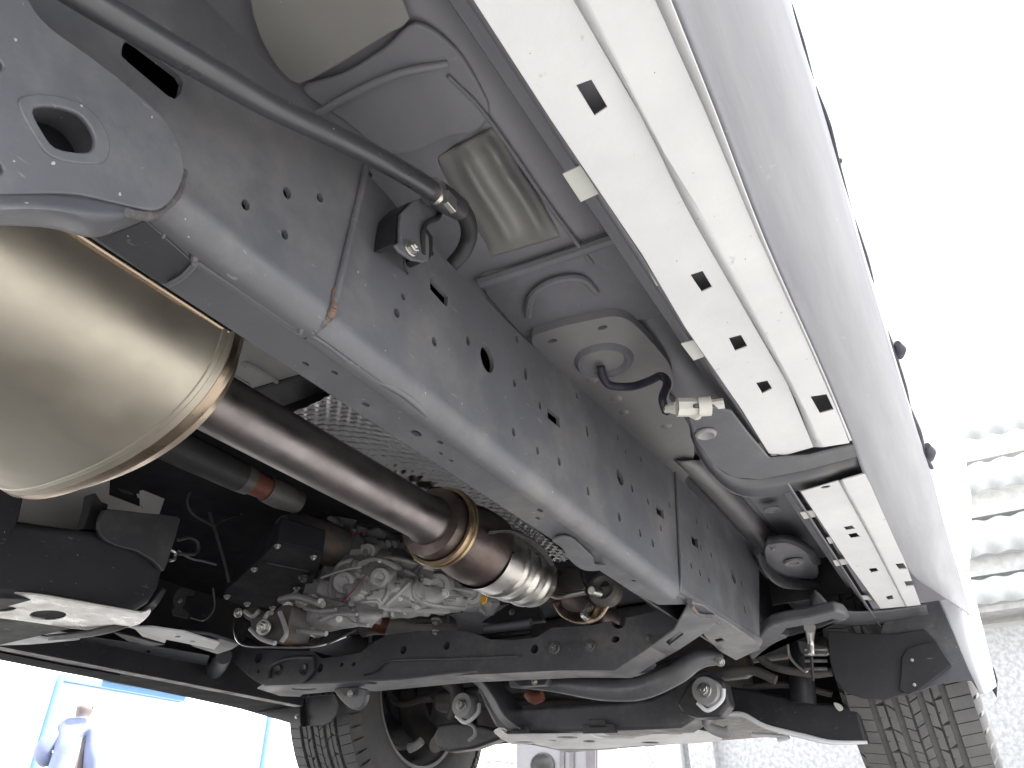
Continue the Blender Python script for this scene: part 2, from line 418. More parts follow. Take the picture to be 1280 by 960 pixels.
poly('floor_panel', [(378,113),(430,93),(480,62),(520,30),(570,62),(600,108),(612,140),(596,165),(560,172),(520,190),(480,190),(430,152)], ('z',.553), .006, 'floor', CAR, bev=.003, seg=3, curve=4)
tube('floor_ridge', [(385,150,('z',.552)),(440,118,('z',.549)),(500,92,('z',.548)),(560,80,('z',.552))], 5, 'floor', F_, px=True, seg=10)
poly('floor_recess', [(430,200),(480,185),(545,168),(590,165),(560,190),(548,205),(575,250),(600,300),(560,330),(500,260)], ('z',.5555), .005, 'floor2', CAR, bev=.003, curve=4)
def lerp2(a, b, t): return (a[0]+(b[0]-a[0])*t, a[1]+(b[1]-a[1])*t)
Lf = [(546,196),(556,222),(572,250),(590,278),(606,306),(612,322)]; Rt = [(618,158),(634,178),(652,210),(672,240),(692,276),(702,296)]
rows = []
for t, dz in ((0,.0),(.08,.012),(.2,.020),(.34,.034),(.48,.022),(.62,.021),(.76,.034),(.88,.020),(.96,.012),(1,.0)):
    rows.append([(*lerp2(a, b, t), ('z', .558 - dz*[.15,.75,1,1,.8,.1][k])) for k, (a, b) in enumerate(zip(Lf, Rt))])
c_ = sheet('floor_reinforcement', rows, 'pad', CAR, .002, n=6, k=4, smooth=80)
poly('floor_well', [(598,352),(640,338),(700,318),(770,296),(806,330),(838,388),(800,402),(740,404),(700,412),(662,424),(640,408)], ('z',.553), .01, 'floor2', CAR, bev=.004, curve=3)
tube('seam_sealer', [(600,354,('z',.551)),(650,338,('z',.551)),(710,318,('z',.551)),(775,296,('z',.551))], 8, 'floor2', F_, px=True, seg=8)
tube('well_rim', [(660,395,('z',.551)),(665,370,('z',.548)),(690,352,('z',.547)),(725,348,('z',.548)),(745,365,('z',.55))], 5, 'floor2', F_, px=True, seg=8)
tube('seam_sealer', [(560,95,('z',.551)),(600,135,('z',.551)),(640,190,('z',.551)),(690,262,('z',.551)),(740,330,('z',.551))], 3, 'floor2', F_, px=True, seg=8)
pe = ('z', .541)
E_ = poly('body_mount_panel', [(664,424),(682,415),(700,409),(733,402),(765,396),(785,400),(800,412),(822,436),(838,458),(842,480),(836,497),(848,512),(862,535),(868,562),(864,590),(858,612),(900,665),(940,700),(900,690),(800,590),(720,505),(680,455)], pe, .014, 'mount', CAR, bev=.007, seg=4, curve=4,
     holes=[hole(690,427,pe,4,1.6), hole(753,410,pe,4,1.6)])
# grommet dome
c0 = P(755,452,('z',.539)); r0 = .030
lathe('grommet_cup', c0, (0,0,1), [(0.004,.0001),(.004,.020),(.002,.026),(-.003,.030),(-.004,.034),(.0,.038),(.004,.040)], 'floor2', E_, 32)
for (u, v, r) in ((740,475,9),(770,498,9),(780,515,7),(833,532,8),(905,540,12)):
    p = P(u, v, ('z',.542)); rr = pxm(p, r)
    lathe('dent', p, (0,0,1), [(-.004,.0001),(-.0036,rr*.4),(-.002,rr*.8),(.001,rr*1.1)], 'mount', E_, 18)
# raised line between the mounts and the rail top further forward
sheet('inner_floor_rail', [[(838,574,('z',.55)),(880,616,('z',.55)),(925,665,('z',.55)),(952,695,('z',.55))],[(850,578,('z',.530)),(893,616,('z',.530)),(938,664,('z',.532)),(962,694,('z',.535))],[(868,576,('z',.533)),(910,618,('z',.533)),(952,664,('z',.535)),(975,692,('z',.538))],[(884,574,('z',.558)),(926,620,('z',.558)),(966,664,('z',.558)),(986,690,('z',.558))]], 'mount', CAR, .003)
poly('floor_cross_panel', [(900,560),(960,600),(1005,640),(1045,700),(1085,770),(1000,765),(962,715),(985,685),(925,610)], ('z',.547), .008, 'floor', CAR, bev=.004)
lathe('drain_plug', P(965,636,('z',.530)), (0,0,-1), [(0,.016),(.003,.0155),(.004,.012),(.001,.010),(.0015,.004),(.003,.0001)], 'floor', CAR, 24)
# jack-mount pocket seen between the rail and the second shield
pk = poly('mount_pocket', [(957,684),(975,676),(1000,680),(1019,700),(1022,722),(1000,724),(975,726),(958,705)], ('z',.50), .01, 'floor', CAR, bev=.003, curve=4)
tube('pocket_rim', [(960,676,('z',.497)),(985,674,('z',.495)),(1010,686,('z',.495)),(1021,702,('z',.497))], 5, 'frame_dark', pk, px=True, seg=10)
tube('pocket_rim', [(946,690,('z',.49)),(958,712,('z',.485)),(980,728,('z',.485)),(1022,732,('z',.488))], [4,6,7,6], 'frame_dark', pk, px=True, seg=10)
lathe('pocket_boss', P(992,702,('z',.497)), (0,0,-1), [(0,.020),(.004,.018),(.004,.011),(.0,.009),(0,.0001)], 'mount', pk, 24)
pbolt(966,684,('z',.49),4,(0,0,-1),pk)

# ---------------- sill inner, shields, cladding
xs2 = [-1.6,-.8,-.2,.1,.3,.5,.7,.9,1.1,1.3,1.5,1.8,2.1]
rows = [[V3((x, y, z)) for x in xs2] for y, z in ((.128,.396),(.136,.408),(.142,.436),(.150,.440),(.158,.470),(.168,.474),(.182,.52),(.20,.562))]
V, Fc = grid_me(rows); me = me_from(V, Fc); recalc(me); si = link('sill_inner', me, 'floor', CAR, 25); si.modifiers.new('s', 'SOLIDIFY').thickness = .0015
zs = ('z', .390); zr = ('z', .3835)
box('sill_box', (-1.6,-.012,.4065), (1.66,.1265,.44), 'floor', CAR, .002)
SH = poly('sill_shield', [(555,-56),(591,0),(689,151),(803,319),(856,409),(927,512),(961,567),(982,569),(1017,559),(984,479),(869,280),(800,142),(717,0),(688,-56)], zs, .0016, 'galv', CAR, bev=.0005,
     holes=[quad(q, zs) for q in ([(720,107),(739,100),(759,134),(743,145)],[(863,344),(878,339),(890,359),(877,365)],[(911,423),(926,419),(934,433),(919,439)],[(945,479),(959,476),(965,486),(953,492)])])
poly('shield_strip', [(704,-56),(733,0),(830,192),(884,280),(991,482),(1030,559),(1062,554),(1049,520),(1025,464),(987,377),(950,300),(880,135),(819,0),(795,-56)], zr, .0016, 'galv', SH, bev=.0005,
     holes=[quad([(1013,496),(1033,493),(1042,512),(1025,517)], zr)])
sheet('shield_step', [[(688,-56,zs),(717,0,zs),(800,142,zs),(869,280,zs),(984,479,zs),(1017,559,zs)],[(704,-56,zr),(733,0,zr),(816,165,zr),(884,280,zr),(991,482,zr),(1030,559,zr)]], 'galv', SH, .001, linear=True)
sheet('shield_flange', [[(795,-56,zr),(819,0,zr),(880,135,zr),(950,300,zr),(1025,464,zr),(1062,552,zr)],[(815,-56,('z',.377)),(837,0,('z',.377)),(895,145,('z',.378)),(958,308,('z',.380)),(1030,468,('z',.382)),(1065,550,('z',.384))]], 'galv', SH, .001, linear=True)
z2 = ('z', .3905); z3 = ('z', .3855)
SH2 = poly('sill_shield', [(1001,615),(1048,601),(1085,668),(1132,758),(1101,761),(1060,704)], z2, .0016, 'galv', CAR, bev=.0005,
     holes=[hole(1032,609,z2,4,1.4), quad([(1054,659),(1065,657),(1069,661),(1058,663)], z2), quad([(1060,668),(1070,666),(1075,671),(1064,673)], z2), quad([(1086,711),(1095,710),(1098,714),(1089,716)], z2), quad([(1107,746),(1115,744),(1117,749),(1110,750)], z2)])
poly('shield_strip', [(1053,600),(1081,592),(1100,629),(1132,704),(1151,756),(1134,758),(1090,668)], z3, .0016, 'galv', SH2, bev=.0005,
     holes=[quad([(1119,705),(1129,704),(1134,711),(1124,712)], z3), quad([(1130,727),(1140,726),(1143,732),(1133,733)], z3)])
sheet('shield_step', [[(1048,601,z2),(1085,668,z2),(1132,758,z2)],[(1053,600,z3),(1090,668,z3),(1134,758,z3)]], 'galv', SH2, .001, linear=True)
for q, par in (([(703,218),(726,207),(749,242),(726,253)],SH),([(806,330),(813,332),(828,359),(820,357)],SH),([(851,430),(869,425),(883,445),(867,451)],SH),([(915,496),(919,495),(929,511),(924,511)],SH),([(942,557),(954,553),(965,567),(957,569)],SH),
          ([(1000,641),(1017,638),(1020,646),(1005,649)],SH2),([(1033,673),(1038,671),(1042,679),(1037,680)],SH2),([(1041,701),(1058,699),(1060,705),(1045,708)],SH2),([(1076,745),(1085,745),(1090,750),(1080,750)],SH2)):
    poly('clip_tab', q, ('z',.398), .0015, 'tab', par, bev=.0004)
inn = [(820,-56),(837,0),(895,145),(958,308),(1025,458),(1062,545),(1078,590),(1100,640),(1128,700),(1143,722),(1160,734)]
out = [(968,-56),(984,0),(1030,145),(1075,308),(1124,470),(1150,552),(1163,590),(1180,655),(1198,715),(1207,745),(1213,770)]
za = ('z',.386)
mid1 = [((a[0]*.65+b[0]*.35), (a[1]*.65+b[1]*.35)) for a, b in zip(inn, out)]
mid2 = [((a[0]*.25+b[0]*.75), (a[1]*.25+b[1]*.75)) for a, b in zip(inn, out)]
sheet('rocker_cladding', [[(u,v,za) for u, v in inn],[(u,v,('z',.3825)) for u, v in mid1],[(u,v,('z',.3845)) for u, v in mid2],[(u,v,('z',.392)) for u, v in out]], 'clad', CAR, .002)
# plugs and ragged sealing strip on the cladding edge
sl = []
for i in range(30):
    t = i/29; k = t*(len(out)-1); a = int(min(k, len(out)-2)); u = out[a][0]+(out[a+1][0]-out[a][0])*(k-a); v = out[a][1]+(out[a+1][1]-out[a][1])*(k-a)
    if v < 585: sl.append((u+2+1.5*math.sin(i*2.3), v, ('z',.3975)))
tube('sill_seal', sl, [2.2,2.8,1.8,3,2.2,2.6,3.2], 'cable', CAR, px=False) if False else None
p3 = [P(*s) for s in sl]; bm = bmesh.new(); tube_bm(bm, p3, [pxm(p, 1.6+1.2*abs(math.sin(i*1.9))) for i, p in enumerate(p3)], 8, True, 3)
me = bpy.data.meshes.new('sill_seal'); bm.to_mesh(me); bm.free(); link('sill_seal', me, 'cable', CAR, 60)
for (u, v, r) in ((1125,445,8),(1162,573,8),(1049,205,4)):
    p = P(u, v, ('z',.402)); q = P(u-3, v-16*r/8, ('z',.398)); rr = pxm(p, r)
    tube('sill_plug', [q, (p+q)/2 + V3((0,-.001,0)), p], [rr*.45, rr*.95, rr*.6], 'cable', CAR, 12)
# outriggers
poly('outrigger', [(860,518),(868,508),(890,508),(902,512),(915,515),(938,545),(962,573),(1010,570),(1067,556),(1074,571),(1005,589),(950,600),(915,597),(890,582),(870,552),(860,525)], ('z',.386), .004, 'frame', CAR, bev=.002, seg=3)
sheet('outrigger_flange', [[(861,522,('z',.387)),(871,552,('z',.387)),(891,582,('z',.387)),(916,597,('z',.387)),(950,600,('z',.387)),(1005,589,('z',.387)),(1075,571,('z',.387))],
                    [(863,545,('z',.405)),(875,573,('z',.405)),(896,600,('z',.405)),(920,617,('z',.405)),(950,621,('z',.405)),(1005,611,('z',.405)),(1079,592,('z',.405))]], 'frame', CAR, .003, linear=True, smooth=30)
lathe('drain_plug', P(882,542,('z',.385)), (0,0,-1), [(0,.012),(.002,.0115),(.003,.009),(.001,.006),(.001,.0001)], 'mount', CAR, 20)
tube('outrigger_edge', [(875,573,('z',.405)),(896,600,('z',.405)),(920,617,('z',.405)),(950,621,('z',.405)),(1005,611,('z',.405)),(1079,592,('z',.405))], .9, 'frame', CAR, px=True, seg=8)
sheet('outrigger', [[(1018,738,('z',.44)),(1048,762,('z',.41)),(1100,764,('z',.40)),(1158,756,('z',.40))],[(1012,750,('z',.44)),(1040,775,('z',.40)),(1095,776,('z',.395)),(1160,765,('z',.395))],[(1016,760,('z',.45)),(1038,780,('z',.42)),(1080,785,('z',.41)),(1162,770,('z',.405))]], 'frame', CAR, .003)
poly('sill_end_clip', [(1100,785),(1118,778),(1165,771),(1160,779),(1128,788),(1102,791)], ('z',.40), .002, 'galv', CAR)
poly('rear_arch_panel', [(1138,704),(1158,708),(1168,738),(1190,787),(1210,835),(1224,864),(1214,851),(1180,853),(1150,864),(1120,872),(1100,790)], ('x',1.73), .004, 'member', CAR, bev=.001)

xa_ = ('x', 1.74)
sheet('arch_flare', [[(1164,738,xa_),(1187,787,xa_),(1207,835,xa_),(1224,868,xa_)],[(1198,728,('x',1.735)),(1209,780,('x',1.735)),(1221,825,('x',1.735)),(1234,866,('x',1.735))],[(1212,720,('x',1.75)),(1226,775,('x',1.76)),(1238,825,('x',1.77)),(1246,858,('x',1.78))]], 'body', CAR, .003)
poly('outer_flap', [(1236,826),(1243,836),(1247,850),(1246,872),(1240,862)], ('x',1.80), .004, 'blackmatte', CAR, bev=.001)
# ---------------- frame rail with real holes
RY = ('y', .30)
def rail_top(x):
    K = [(-3,.455),(.10,.459),(.276,.460),(.383,.452),(.538,.453),(.814,.474),(1.161,.500),(1.54,.524),(3,.55)]
    for (a, za_), (b, zb) in zip(K, K[1:]):
        if a <= x <= b: return za_+(zb-za_)*(x-a)/(b-a)
RL = bmesh.new()
s1t, s1b = P(452,212,RY), P(411,383,RY)
def web(bm, x0t, x0b, x1t, x1b, y, zb0, zb1, holes, thick=.004):
    top = [V3((x, y, rail_top(x))) for x in [x0t]+[q for q in (.10,.276,.383,.538,.814,1.161) if x0t < q < x1t]+[x1t]]
    o = [V3((x0b, y, zb0))] + top + [V3((x1b, y, zb1))]
    plate_bm(bm, o, holes, thick, V3((0,1,0)))
yA = ('y', .2965); yB = ('y', .272)
web(RL, -1.6, -1.6, s1t.x, s1b.x, .2965, .309, .309,
    [hole(307,256,yA,8.5,.75), hole(359,241,yA,9,.75), hole(400,247,yA,7.5,.75), hole(356,293,yA,7.5,.75), hole(482,266,yA,9,.7),
     cr([P(u,v,yB) + V3((0,.0245,0)) for u, v in ((36,136),(50,126),(75,127),(100,136),(119,154),(126,175),(120,192),(98,197),(66,191),(49,170))], 3, True),
     [P(u,v,yA) for u,v in ((152,62),(155,52),(164,49),(175,56),(224,94),(229,103),(226,117),(219,124),(210,120),(160,78),(152,70))]])
Hs = [(509,340,3.5,.8),(504,371,5,.8),(496,391,7,.8),(540,315,6,.6),(543,427,7,.75),(585,426,7,.6),(609,449,18.5,.85),(646,424,5.5,.6),(657,467,9.5,.42),(643,479,5.5,.7),(675,507,5.5,.6),(721,495,4.5,.6),(734,539,8.5,.42),
      (642,540,6,.7),(672,563,6,.6),(699,577,6,.7),(772,547,4,.6),(782,564,3.5,.6),(801,574,4.5,.6),(775,596,11.5,.9),(735,614,6,.7),(790,610,6,.7),(810,627,4.5,.7),(774,646,6.5,.7),(800,666,5.5,.7),(816,679,5.5,.7),(826,660,4.5,.7),(837,631,4.5,.6)]
x1t, x1b = P(846,612,RY).x, P(852,745,RY).x
web(RL, s1t.x, s1b.x, x1t, x1b, .30, .309, .303, [hole(u,v,RY,h,a) for u,v,h,a in Hs] +
    [quad([(537,347),(541,350),(560,371),(559,383),(555,381),(538,362)],RY), quad([(684,510),(699,522),(700,535),(685,523)],RY), quad([(820,631),(829,638),(830,649),(821,642)],RY)])
y3 = ('y', .3025)
Hs3 = [(871,651,4,.6),(884,658,4,.6),(876,684,4.5,.7),(889,693,4,.7),(842,695,4.5,.7),(864,707,4.5,.7),(875,716,4.5,.7),(886,725,4,.7),(917,721,9,.9),(927,729,3.5,.7),(931,762,5,.6)]
web(RL, x1t+.001, x1b+.001, 1.54, 1.40, .3025, .305, .325, [hole(u,v,y3,h,a) for u,v,h,a in Hs3 if v < 770 and u > 855] + [quad([(864,668),(872,674),(873,686),(865,680)],y3)])
rail = finish(RL, 'frame_rail', 'frame', CAR, 0)
# rounded lower corner: lofted strips for the three lengths
def corner(x0, x1, y, zt0, zt1, r, name='rail_corner'):
    rows = []; N = 12
    for rr, ks in ((r, range(N+1)), (r-.003, range(N, -1, -1))):
        for k in ks:
            a = math.pi/2*k/N; rows.append([V3((x, y + r - rr*math.cos(a), (zt0+(zt1-zt0)*(x-x0)/(x1-x0)) - rr*math.sin(a))) for x in [x0+(x1-x0)*i/10 for i in range(11)]])
    rows.append(rows[0])
    V, Fc = grid_me(rows); me = me_from(V, Fc); bm = bmesh.new(); bm.from_mesh(me); bmesh.ops.remove_doubles(bm, verts=bm.verts, dist=1e-6); bm.to_mesh(me); bm.free()
    recalc(me); link(name, me, 'frame', rail, 40)
corner(-1.6, s1b.x, .2965, .309, .309, .018)
corner(s1b.x, x1b, .30, .309, .303, .018)
corner(x1b, 1.42, .3025, .305, .325, .014)
# bottom plate (inner channel lapped over the outer one)
ZB = ('z', .2925)
bm = bmesh.new()
bh = []
for (u, v, h, a) in ((382,455,3,2.0),(418,466,3,2.0),(457,506,3.5,2.0),(520,542,5,2.3),(550,553,3,2.0),(551,567,2,2.2),(564,576,2,2),(675,638,3,1.8),(672,648,2.2,1.8),(792,726,2.2,2)):
    c = P(u, v, ZB); r = pxm(c, h*1.0)
    if .319 < c.y < .350: bh.append([c + V3((r*1.9*math.cos(t), min(r*1.15,.009)*math.sin(t), 0)) for t in [2*math.pi*k/14 for k in range(14)]])
plate_bm(bm, [V3((-1.6,.309,.2925)),V3((-1.6,.353,.2925)),V3((.93,.353,.2925)),V3((1.0,.345,.2925)),V3((1.02,.309,.2925))], bh, .004, V3((0,0,1)))
finish(bm, 'bottom_plate', 'frame', rail, .0006)
bm = bmesh.new()
xs_ = [-1.6,.27,.95,1.4]
for (a, b) in zip(xs_, xs_[1:]): box_bm(bm, (a, .3545, .297), (b, .3585, rail_top((a+b)/2)))
box_bm(bm, (-1.6,.300,.4595),(.3,.3585,.463)); box_bm(bm, (.3,.304,.452),(.8,.3585,.4555))
me = bpy.data.meshes.new('inner_web'); bm.to_mesh(me); bm.free(); link('inner_web', me, 'black', rail, 30)  # inner faces coloured black for the shade inside the rail
# weld seams
sm = [(180,275),(215,300),(245,325),(300,362),(370,410),(400,424),(460,468),(511,498),(568,549),(645,599),(720,655),(765,685),(830,732),(862,751)]
weldbead('weld_seam', [(u, v, ('z',.2945)) for u, v in sm], .0034, rail, 'frame')
for (u, v, r) in ((243,322,7),(376,412,5),(822,728,4),(205,292,4)):
    p = P(u, v, ('z',.292)); lathe('weld_blob', p, (0,0,-1), [(-.003,pxm(p,r)),(.0,pxm(p,r)*.9),(.003,pxm(p,r)*.5),(.004,.0001)], 'weld', rail, 12)
weldbead('weld_seam', [s1t+V3((0,-.0045,0)), s1t.lerp(s1b,.33)+V3((0,-.005,0)), s1t.lerp(s1b,.66)+V3((0,-.005,0)), s1b+V3((0,-.004,0)), V3((s1b.x,.302,.300)), V3((s1b.x-.002,.311,.2935))], .0030, rail, 'frame')
weldbead('weld_seam', [s1b+V3((0,-.003,.012)), s1b+V3((0,-.004,-.004)), V3((s1b.x,.300,.3015)), V3((s1b.x-.002,.309,.2945))], .0032, rail)
weldbead('weld_seam', [V3((x1t,.2985,.49)), V3(((x1t+x1b)/2,.298,.40)), V3((x1b,.2985,.31)), V3((x1b,.306,.292))], .0022, rail, 'frame')
weldbead('weld_seam', [(862,751,('z',.288)),(890,772,('z',.295)),(925,795,('z',.305)),(940,806,('z',.31))], .004, rail, 'weld')
# closing flap on the bottom plate and lap step of the near joint
poly('loose_flap', [(690,676),(703,671),(716,674),(732,688),(741,697),(744,706),(757,707),(750,713),(730,713),(714,702),(703,686)], ('z',.288), .002, 'frame', rail, bev=.0006, curve=4)
poly('joint_lap', [(119,298),(150,290),(182,276),(243,330),(210,356),(200,355)], ('z',.2895), .002, 'frame_dark', rail, bev=.0006)
weldbead('weld_seam', [(210,356,('z',.288)),(228,346,('z',.288)),(244,330,('z',.288))], .002, rail, 'frame')

# ---------------- bracket box welded on the rail, upper left
yB = ('y', .272)
DH = ((42,140),(52,133),(75,134),(98,142),(113,158),(119,175),(114,188),(98,190),(70,184),(55,166))
BR = poly('spring_bracket', [(20,-60),(36,-2),(64,34),(111,68),(151,99),(200,142),(224,178),(231,214),(218,246),(196,262),(160,258),(100,244),(40,243),(-60,246),(-160,240),(-160,-60)], yB, .026, 'frame', CAR, bev=.017, seg=6, curve=3,
     holes=[cr([P(80+(u-80)*1.3,162+(v-162)*1.3,yB) for u, v in DH], 3, True), hole(-3,81,yB,8,.7), hole(-4,210,yB,9,.8)])
poly('hole_flange', [(80+(u-80)*1.52,162+(v-162)*1.55) for u, v in DH], ('y',.2712), .003, 'frame', BR, bev=.0012, seg=3, curve=3,
     holes=[cr([P(u,v,('y',.2712)) for u, v in DH], 3, True)])
poly('hole_shade_plate', [(80+(u-80)*1.42,162+(v-162)*1.42) for u, v in DH], ('y',.2925), .003, 'pitch', BR, bev=0)  # black plate added behind the opening, its shade given as colour
sheet('bracket_lip', [[(-160,238,yB),(-60,244,yB),(0,243,yB),(60,243,yB),(110,248,yB),(155,258,yB),(180,266,yB)],
                      [(-160,262,('y',.266)),(-60,266,('y',.266)),(0,262,('y',.265)),(60,262,('y',.265)),(110,270,('y',.267)),(150,272,('y',.27)),(181,270,('y',.275))],
                      [(-160,285,('y',.285)),(-60,284,('y',.285)),(0,282,('y',.284)),(60,285,('y',.284)),(114,297,('y',.285)),(150,288,('y',.287)),(183,274,('y',.29))]], 'frame', BR, .003)
weldbead('weld_seam', [(160,266,('y',.268)),(185,270,('y',.275)),(205,262,('y',.28)),(222,240,('y',.285)),(230,215,('y',.29))], .0022, BR, 'weld')
box('shade_backing', (-.6,.335,.30), (.12,.353,.458), 'black', rail, .002)  # added black box, darkness behind the openings put into its colour

# ---------------- brace tube, clamp, hose, bracket with bolt
ty = ('y', .262)
TB = tube('brace_tube', [(40,-45,ty),(130,12,ty),(250,82,ty),(340,133,ty),(430,176,ty),(500,213,ty),(548,243,ty)], [22,20,18,16,14.5,13.5,12.5], 'blackmatte', CAR, px=True, seg=28)
TB.data.materials[0] = mat('brace_tube_paint', (.045,.047,.055), .32, 0, (.034,.035,.04), 6, .15, 60, speck=1.7, speckcol=(.62,.58,.48), spec=.7)
tube('clamp_sleeve', [(541,239,ty),(556,249,ty),(575,262,ty)], [16.5,17,14], 'frame_dark', CAR, px=True, seg=24)
tube('clamp_ring', [(539,238,ty),(543,240.5,ty)], [17.5,17.5], 'bright', CAR, px=True, seg=24)
box('clamp_buckle', P(563,252,('y',.238))-V3((.006,.002,.007)), P(563,252,('y',.238))+V3((.006,.003,.007)), 'bolt', CAR, .001)
tube('rubber_hose', [(572,256,ty),(584,275,('y',.268)),(586,296,('y',.28)),(578,316,('y',.292)),(560,336,('y',.31))], [12,11,10.5,10,9], 'blackmatte', CAR, px=True, seg=18)
yk = ('y', .276)
BK = poly('stabiliser_bracket', [(516,251),(509,259),(501,267),(500,285),(500,302),(494,306),(500,314),(507,319),(517,325),(524,326),(530,328),(536,325),(537,311),(536,295),(530,287),(532,281),(540,276),(549,272),(556,264),(552,255),(540,248),(530,246)], yk, .003, 'frame', CAR, bev=.001, seg=2)
poly('bracket_side_wall', [(511,253),(504,259),(497,267),(494,285),(492,304),(500,306),(504,290),(508,272),(520,262),(535,270),(533,285),(541,296),(541,318),(536,325),(531,318),(530,292),(527,284),(532,272),(548,268),(556,260),(545,250),(530,246)], ('y',.280), .019, 'black', BK, bev=.001)
tube('bracket_bead', [(552,256,('y',.276)),(548,272,('y',.274)),(535,278,('y',.274)),(529,290,('y',.274)),(529,318,('y',.276))], 3.2, 'blackmatte', BK, px=True, seg=8)
pbolt(513,311,('y',.275),11,(-.15,-1,0),BK)
tube('bracket_wire', [(505,322,('y',.29)),(506,332,('y',.292)),(509,340,('y',.299))], 1.6, 'blackmatte', CAR, px=True, seg=8)

# ---------------- cable and connector by the body mount
tube('wiring_loom', [(751,458,('z',.535)),(754,472,('z',.525)),(764,482,('z',.520)),(790,483,('z',.515)),(812,476,('z',.50)),(826,470,('z',.475)),(834,479,('z',.45)),(828,498,('z',.42)),(833,516,('z',.405))], 5.2, 'cable', CAR, px=True, seg=12)
CN = tube('plug_connector', [(846,509,('z',.392)),(862,509,('z',.392)),(888,507,('z',.392))], [12,12,10], 'white', CAR, px=True, seg=8)
tube('connector_neck', [(886,507,('z',.392)),(905,504,('z',.392))], 7, 'white', CN, px=True, seg=8)
tube('connector_collar', [(872,508,('z',.391)),(888,507,('z',.391))], 13, 'white', CN, px=True, seg=10)
tube('connector_dome', [(868,512,('z',.388)),(871,520,('z',.388))], [12,6], 'white', CN, px=True, seg=14)
tube('connector_shroud', [(833,511,('z',.395)),(846,510,('z',.392))], [5,9], 'white', CN, px=True, seg=8)
for dy in (0, 4, 8): tube('lead_wire', [(828,500+dy,('z',.405)),(833,514+dy/2,('z',.40)),(845,508+dy/3,('z',.394))], 1.3, 'bolt' if dy == 4 else 'cable', CAR, px=True, seg=6)

# ---------------- muffler, pipe, catalyst
MC = V3((0, .635, .376)); EL = (.168, .090, 2.35)
MU = lathe('muffler', MC, (1,0,0), [(-1.2,1),(-.3,1),(.0,1),(.1,1),(.2,1),(.272,1),(.276,1.006),(.318,1.012),(.322,1.03),(.330,1.03)], 'steel', CAR, 128, EL)
lathe('end_cap', MC, (1,0,0), [(.324,1.0),(.3245,1.035),(.329,1.045),(.334,1.035),(.336,1.0),(.336,.96),(.350,.90),(.356,.70),(.356,.001)], 'heat', MU, 128, EL)
lathe('rolled_rim', MC, (1,0,0), [(.313,1.01),(.314,1.022),(.3175,1.024),(.319,1.015)], 'steel', MU, 128, EL)
tube('muffler_seam', [V3((-.8,.4672,.384)),V3((0,.4672,.384)),V3((.326,.4672,.384))], .0050, 'steel2', MU, 10)
PY, PZ = .55, .37
lathe('exhaust_pipe', (0,PY,PZ), (1,0,0), [(.33,.030),(.5,.030),(.70,.030),(.722,.0305),(.726,.033),(.733,.033),(.735,.030)], 'pipe', CAR, 64)
tube('rear_pipe_weld', [V3((.352,PY,PZ)),V3((.358,PY,PZ))], .033, 'heat', CAR, 32)
CT = lathe('catalytic_converter', (0,PY,PZ), (1,0,0), [(.732,.032),(.735,.046),(.760,.048),(.770,.045),(.782,.043),(.80,.048),(.82,.0525),(.85,.054),(.862,.0535),(.868,.050),(.90,.045),(.97,.038),(1.0,.03)], 'pipedark', CAR, 64)
lathe('flange_ring', (0,PY,PZ), (1,0,0), [(.752,.049),(.752,.053),(.756,.0545),(.760,.053),(.760,.0515),(.764,.0515),(.764,.0535),(.768,.054),(.771,.052),(.771,.047)], 'gold', CT, 64)
rows = []
prof = []
for i in range(61):
    t = i/60; x = .858 + .155*t; r = .0535 - .011*t + (.0028*max(0, math.sin(t*2*math.pi*4.0-1.0)) if .3 < t < .98 else 0)
    prof.append((x, r))
lathe('ribbed_shield', (0,PY,PZ-.004), (1,0,0), prof, 'bright', CT, 64)
sheet('shield_lip', [[(610,668,('y',.50)),(640,668,('y',.498)),(670,686,('y',.50)),(690,708,('y',.50))],[(612,664,('y',.495)),(642,664,('y',.49)),(676,682,('y',.492)),(693,706,('y',.495))]], 'frame_dark', CT, .002)
lathe('front_pipe', (0,PY,PZ), (1,0,0), [(1.0,.026),(1.1,.026),(1.16,.026),(1.3,.026)], 'pipedark', CAR, 40)
J = poly('pipe_joint_flange', [(684,736),(689,722),(692,711),(706,708),(722,710),(728,724),(733,736),(722,741),(705,742),(690,742)], ('x',1.05), .02, 'pipe', CAR, bev=.005, seg=4, curve=3)
tube('joint_rim', [(684,740,('x',1.045)),(696,746,('x',1.045)),(712,744,('x',1.045)),(732,740,('x',1.045))], 3.5, 'bright', J, px=True, seg=10)
sheet('joint_heat_shield', [[(690,752,('x',1.06)),(703,770,('x',1.06)),(725,779,('x',1.06)),(748,774,('x',1.06)),(764,752,('x',1.06))],
                            [(700,750,('x',1.07)),(708,762,('x',1.08)),(725,765,('x',1.08)),(738,757,('x',1.08)),(748,745,('x',1.07))]], 'heat', CAR, .002)
lathe('gasket_donut', P(756,737,('x',1.06)), (1,.1,0), [(-.01,.012),(-.013,.018),(-.01,.024),(.0,.027),(.012,.026),(.02,.02)], 'castdark', CAR, 32)
tube('nozzle', [(748,740,('x',1.04)),(739,738,('x',1.02))], [7,5], 'bolt', CAR, px=True)
tube('support_strap', [(738,757,('x',1.07)),(730,768,('x',1.06)),(737,775,('x',1.06))], [5,5,4], 'bright', CAR, px=True)
